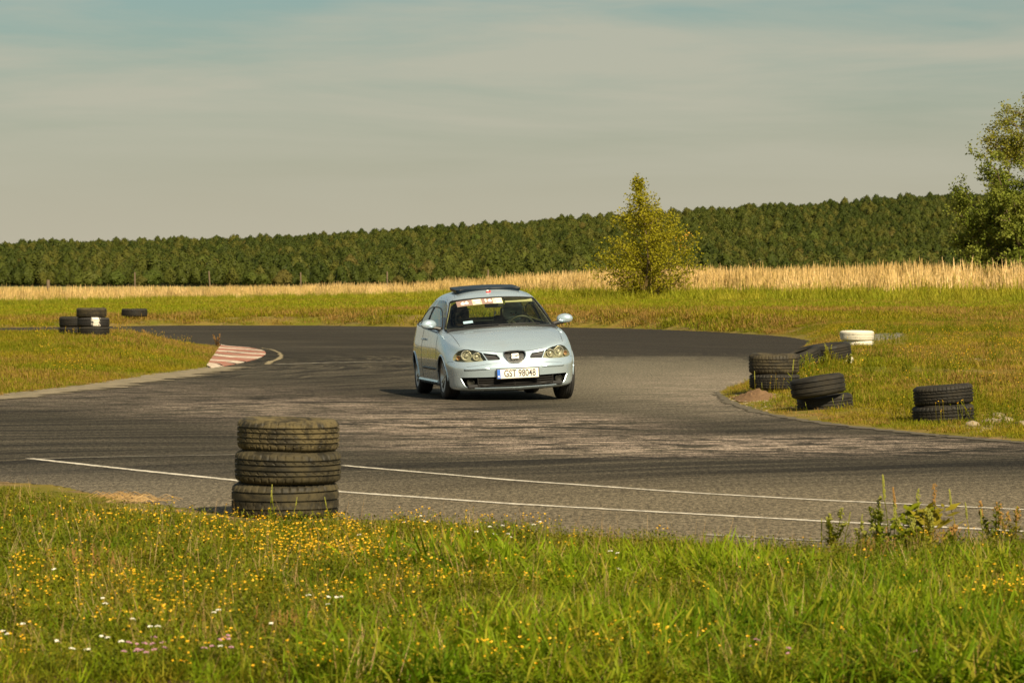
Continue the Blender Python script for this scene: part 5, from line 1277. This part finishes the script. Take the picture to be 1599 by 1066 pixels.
rm = cpart('rear_view_mirror', CM['black'], lambda mb: (rbox(mb, (0.02, 1.70, 1.185), (.25, .03, .065), .02), mb.tube([(0.02, 1.70, 1.19), (.02, 1.66, 1.25)], .01, 6)))
cpart('hanging_charm', simple('grey_cloth', (.15, .17, .20), .8), lambda mb: (mb.tube([(.02, 1.69, 1.16), (.022, 1.69, 1.10)], .0015, 4), mb.ell((.026, 1.69, 1.085), (.011, .006, .03), 8, 6), mb.ell((.018, 1.69, 1.058), (.008, .005, .016), 8, 6)))
cpart('sun_visor', CM['cream'], lambda mb: rbox(mb, (.34, 1.74, 1.245), (.36, .14, .018), .006, Matrix.Rotation(R(28), 4, 'X')))
# wheels
def wheel_thing(x, v, s_, steer, spin):
    T = Matrix.Translation((x, v, .300)) @ Matrix.Rotation(R(steer), 4, 'Z') @ Matrix.Rotation(R(90) * s_, 4, 'Y')      # local z = outward
    mb = MB(); n = 64; Rr, w = .300, .195; prof = [(.213, .085), (.222, .095), (.255, .098), (.283, .088), (.294, .070)]
    for g in (.045, .015, -.015, -.045): prof += [(.300, g + .006), (.293, g + .003), (.293, g - .003), (.300, g - .006)]
    prof += [(.294, -.070), (.283, -.088), (.255, -.098), (.213, -.085)]
    mb.lathe(prof, n); wo = mb.build('wheel', CM['tyre'], car, T)
    mb = MB(); mb.lathe([(.214, .088), (.206, .090), (.198, .078), (.192, .03), (.19, -.05), (.205, -.085)], 48); mb.lathe([(.001, .062), (.030, .060), (.045, .052), (.05, .03)], 20)
    for k in range(5):
        a = 2 * math.pi * k / 5 + spin; ca, sa = math.cos(a), math.sin(a)
        for off in (-.018, .018):
            p0 = (.035 * ca - off * sa, .035 * sa + off * ca, .050); p1 = (.12 * ca - off * 1.2 * sa, .12 * sa + off * 1.2 * ca, .066); p2 = (.198 * ca - off * 2.0 * sa, .198 * sa + off * 2.0 * ca, .074); mb.tube([p0, p1, p2], [.014, .011, .012], 6)
        mb.tube([(.04 * ca, .04 * sa, .045), (.125 * ca, .125 * sa, .060)], [.016, .013], 6)
    mb.build('rim', CM['alloy'], wo, T)
    mb = MB(); mb.lathe([(.001, -.02), (.13, -.02), (.14, -.03), (.14, -.04), (.001, -.04)], 32); mb.build('brake_disc', CM['lampdark'], wo, T)
for s_ in (1, -1):
    wheel_thing(s_ * .727, .80, s_, 1.5, .3 * s_); wheel_thing(s_ * .722, 3.26, s_, 0, .9)
# ------------------------------------------------------------------ driver and passenger
def seated(name, sx_, lab, hel, visor_open, hands):
    """one skinned body in the car's seat, helmet a child"""
    X0 = sx_; J = {}
    def add(n, p, r): J[n] = (Vector(p), r)
    add('pelvis', (X0, 2.30, .50), .15); add('belly', (X0, 2.33, .62), .14); add('chest', (X0, 2.36, .78), .155); add('neck', (X0, 2.34, .93), .065); add('head', (X0, 2.30, 1.04), .085)
    for s in (1, -1):
        add('sh%d' % s, (X0 + s * .17, 2.34, .86), .075)
        if hands: add('el%d' % s, (X0 + s * .22, 2.10, .74), .048); add('wr%d' % s, (.35 + s * .15, 1.80, .90), .032); add('ha%d' % s, (.35 + s * .155, 1.72, .93), .030)
        else: add('el%d' % s, (X0 + s * .22, 2.20, .62), .048); add('wr%d' % s, (X0 + s * .12, 2.0, .56), .032); add('ha%d' % s, (X0 + s * .08, 1.92, .56), .030)
        add('hip%d' % s, (X0 + s * .10, 2.22, .50), .095); add('kn%d' % s, (X0 + s * .14, 1.82, .58), .065); add('an%d' % s, (X0 + s * .11, 1.50, .34), .045)
    names = list(J); E = [('pelvis', 'belly'), ('belly', 'chest'), ('chest', 'neck'), ('neck', 'head')]
    for s in (1, -1): E += [('chest', 'sh%d' % s), ('sh%d' % s, 'el%d' % s), ('el%d' % s, 'wr%d' % s), ('wr%d' % s, 'ha%d' % s), ('pelvis', 'hip%d' % s), ('hip%d' % s, 'kn%d' % s), ('kn%d' % s, 'an%d' % s)]
    me = bpy.data.meshes.new('b'); me.from_pydata([tuple(J[n][0]) for n in names], [(names.index(a), names.index(b)) for a, b in E], [])
    o = bpy.data.objects.new('b', me); COL.objects.link(o); sk = o.modifiers.new('skin', 'SKIN'); sb = o.modifiers.new('sub', 'SUBSURF'); sb.levels = 2; sb.render_levels = 2
    for i, n in enumerate(names): me.skin_vertices[0].data[i].radius = (J[n][1], J[n][1] * (.8 if n in ('chest', 'belly', 'pelvis') else 1)); 
    me.skin_vertices[0].data[0].use_root = True
    dg = bpy.context.evaluated_depsgraph_get(); dg.update(); m2 = bpy.data.meshes.new_from_object(o.evaluated_get(dg)); bpy.data.objects.remove(o)
    WM = Matrix.Translation(car.location) @ Matrix.Rotation(R(YAW), 4, 'Z') @ BR
    m2.transform(WM); m2.name = name; m2.materials.clear(); m2.materials.append(CM['cloth']); m2.materials.append(CM['skin'])
    hp = WM @ Vector((X0, 2.30, 1.04))
    for f in m2.polygons:
        f.use_smooth = True
        if (f.center - hp).length < .115: f.material_index = 1
    o = bpy.data.objects.new(name, m2); COL.objects.link(o); tag(o, lab, 'person')
    if hands:                                  # gloved hands round the rim of the steering wheel
        for s in (1, -1):
            mb = MB(); c = Vector((.35 + s * .16, 1.70, .93))
            mb.ell(c + Vector((0, .02, 0)), (.022, .035, .042), 10, 8)
            for k in range(4): mb.tube([c + Vector((0, .0, .03 - k * .019)), c + Vector((0, -.035, .028 - k * .019)), c + Vector((-s * .022, -.038, .026 - k * .018)), c + Vector((-s * .026, -.012, .026 - k * .018))], [.0095, .009, .0085, .007], 6)
            mb.tube([c + Vector((0, .02, .035)), c + Vector((-s * .02, -.0, .045)), c + Vector((-s * .03, -.018, .032))], [.011, .010, .008], 6)
            mb.build('hand', CM['cloth'], o, WM)
    # face details
    mb = MB(); h0 = Vector((X0, 2.30, 1.045)); mb.ell(h0 + Vector((0, -.098, -.012)), (.012, .016, .02), 8, 6); f_ = mb.build('nose', CM['skin'], o, WM)
    for s in (1, -1): mb = MB(); mb.ell(h0 + Vector((s * .033, -.082, .015)), (.013, .008, .008), 8, 6); mb.build('eye', CM['ink'], o, WM)
    mb = MB(); mb.ell(h0 + Vector((0, -.088, -.045)), (.024, .008, .006), 8, 6); mb.build('mouth', simple('lips', (.35, .12, .10), .6), o, WM)
    mb = MB(); nu, nv = 32, 20; ex = (.134, .158, .150); c = h0 + Vector((0, .012, .035)); keepv = {}
    for i in range(nv + 1):
        for k in range(nu):
            ph = math.pi * (.02 + .80 * i / nv); th = 2 * math.pi * k / nu; p = Vector((ex[0] * math.sin(ph) * math.cos(th), ex[1] * math.sin(ph) * math.sin(th), ex[2] * math.cos(ph)))
            if p.z < -.02 and p.y < 0: p.y -= .03 * min(1, -p.z / .1)
            mb.v.append(tuple(c + p))
    for i in range(nv):
        for k in range(nu):
            th = 2 * math.pi * (k + .5) / nu; z = math.cos(math.pi * (.02 + .80 * (i + .5) / nv)); fwd = -math.sin(th)
            if fwd > .45 and -.42 < z < .36: continue           # eye port
            mb.f.append((i * nu + k, i * nu + (k + 1) % nu, (i + 1) * nu + (k + 1) % nu, (i + 1) * nu + k)); mb.m.append(0)
    he = mb.build('helmet', hel, o, WM)
    mb = MB()                                  # peak over the eye port
    for rr, zz_ in ((1.0, .068), (1.32, .050)):
        for k in range(13): th = math.pi * (1 + .16 + .68 * k / 12); mb.v.append(tuple(c + Vector((ex[0] * 1.0 * rr * math.cos(th), ex[1] * rr * math.sin(th), zz_))))
    mb.f = [(k, k + 1, 14 + k, 13 + k) for k in range(12)]; mb.m = [0] * 12; mb.build('helmet_peak', hel, o, WM)
    return o
seated('person', .355, 'driver in a silver helmet gripping the steering wheel, on the right side of the photo', CM['helmet'], True, True)
seated('person', -.355, 'passenger in a dark helmet sitting left of the driver in the photo', CM['helmetd'], True, False)
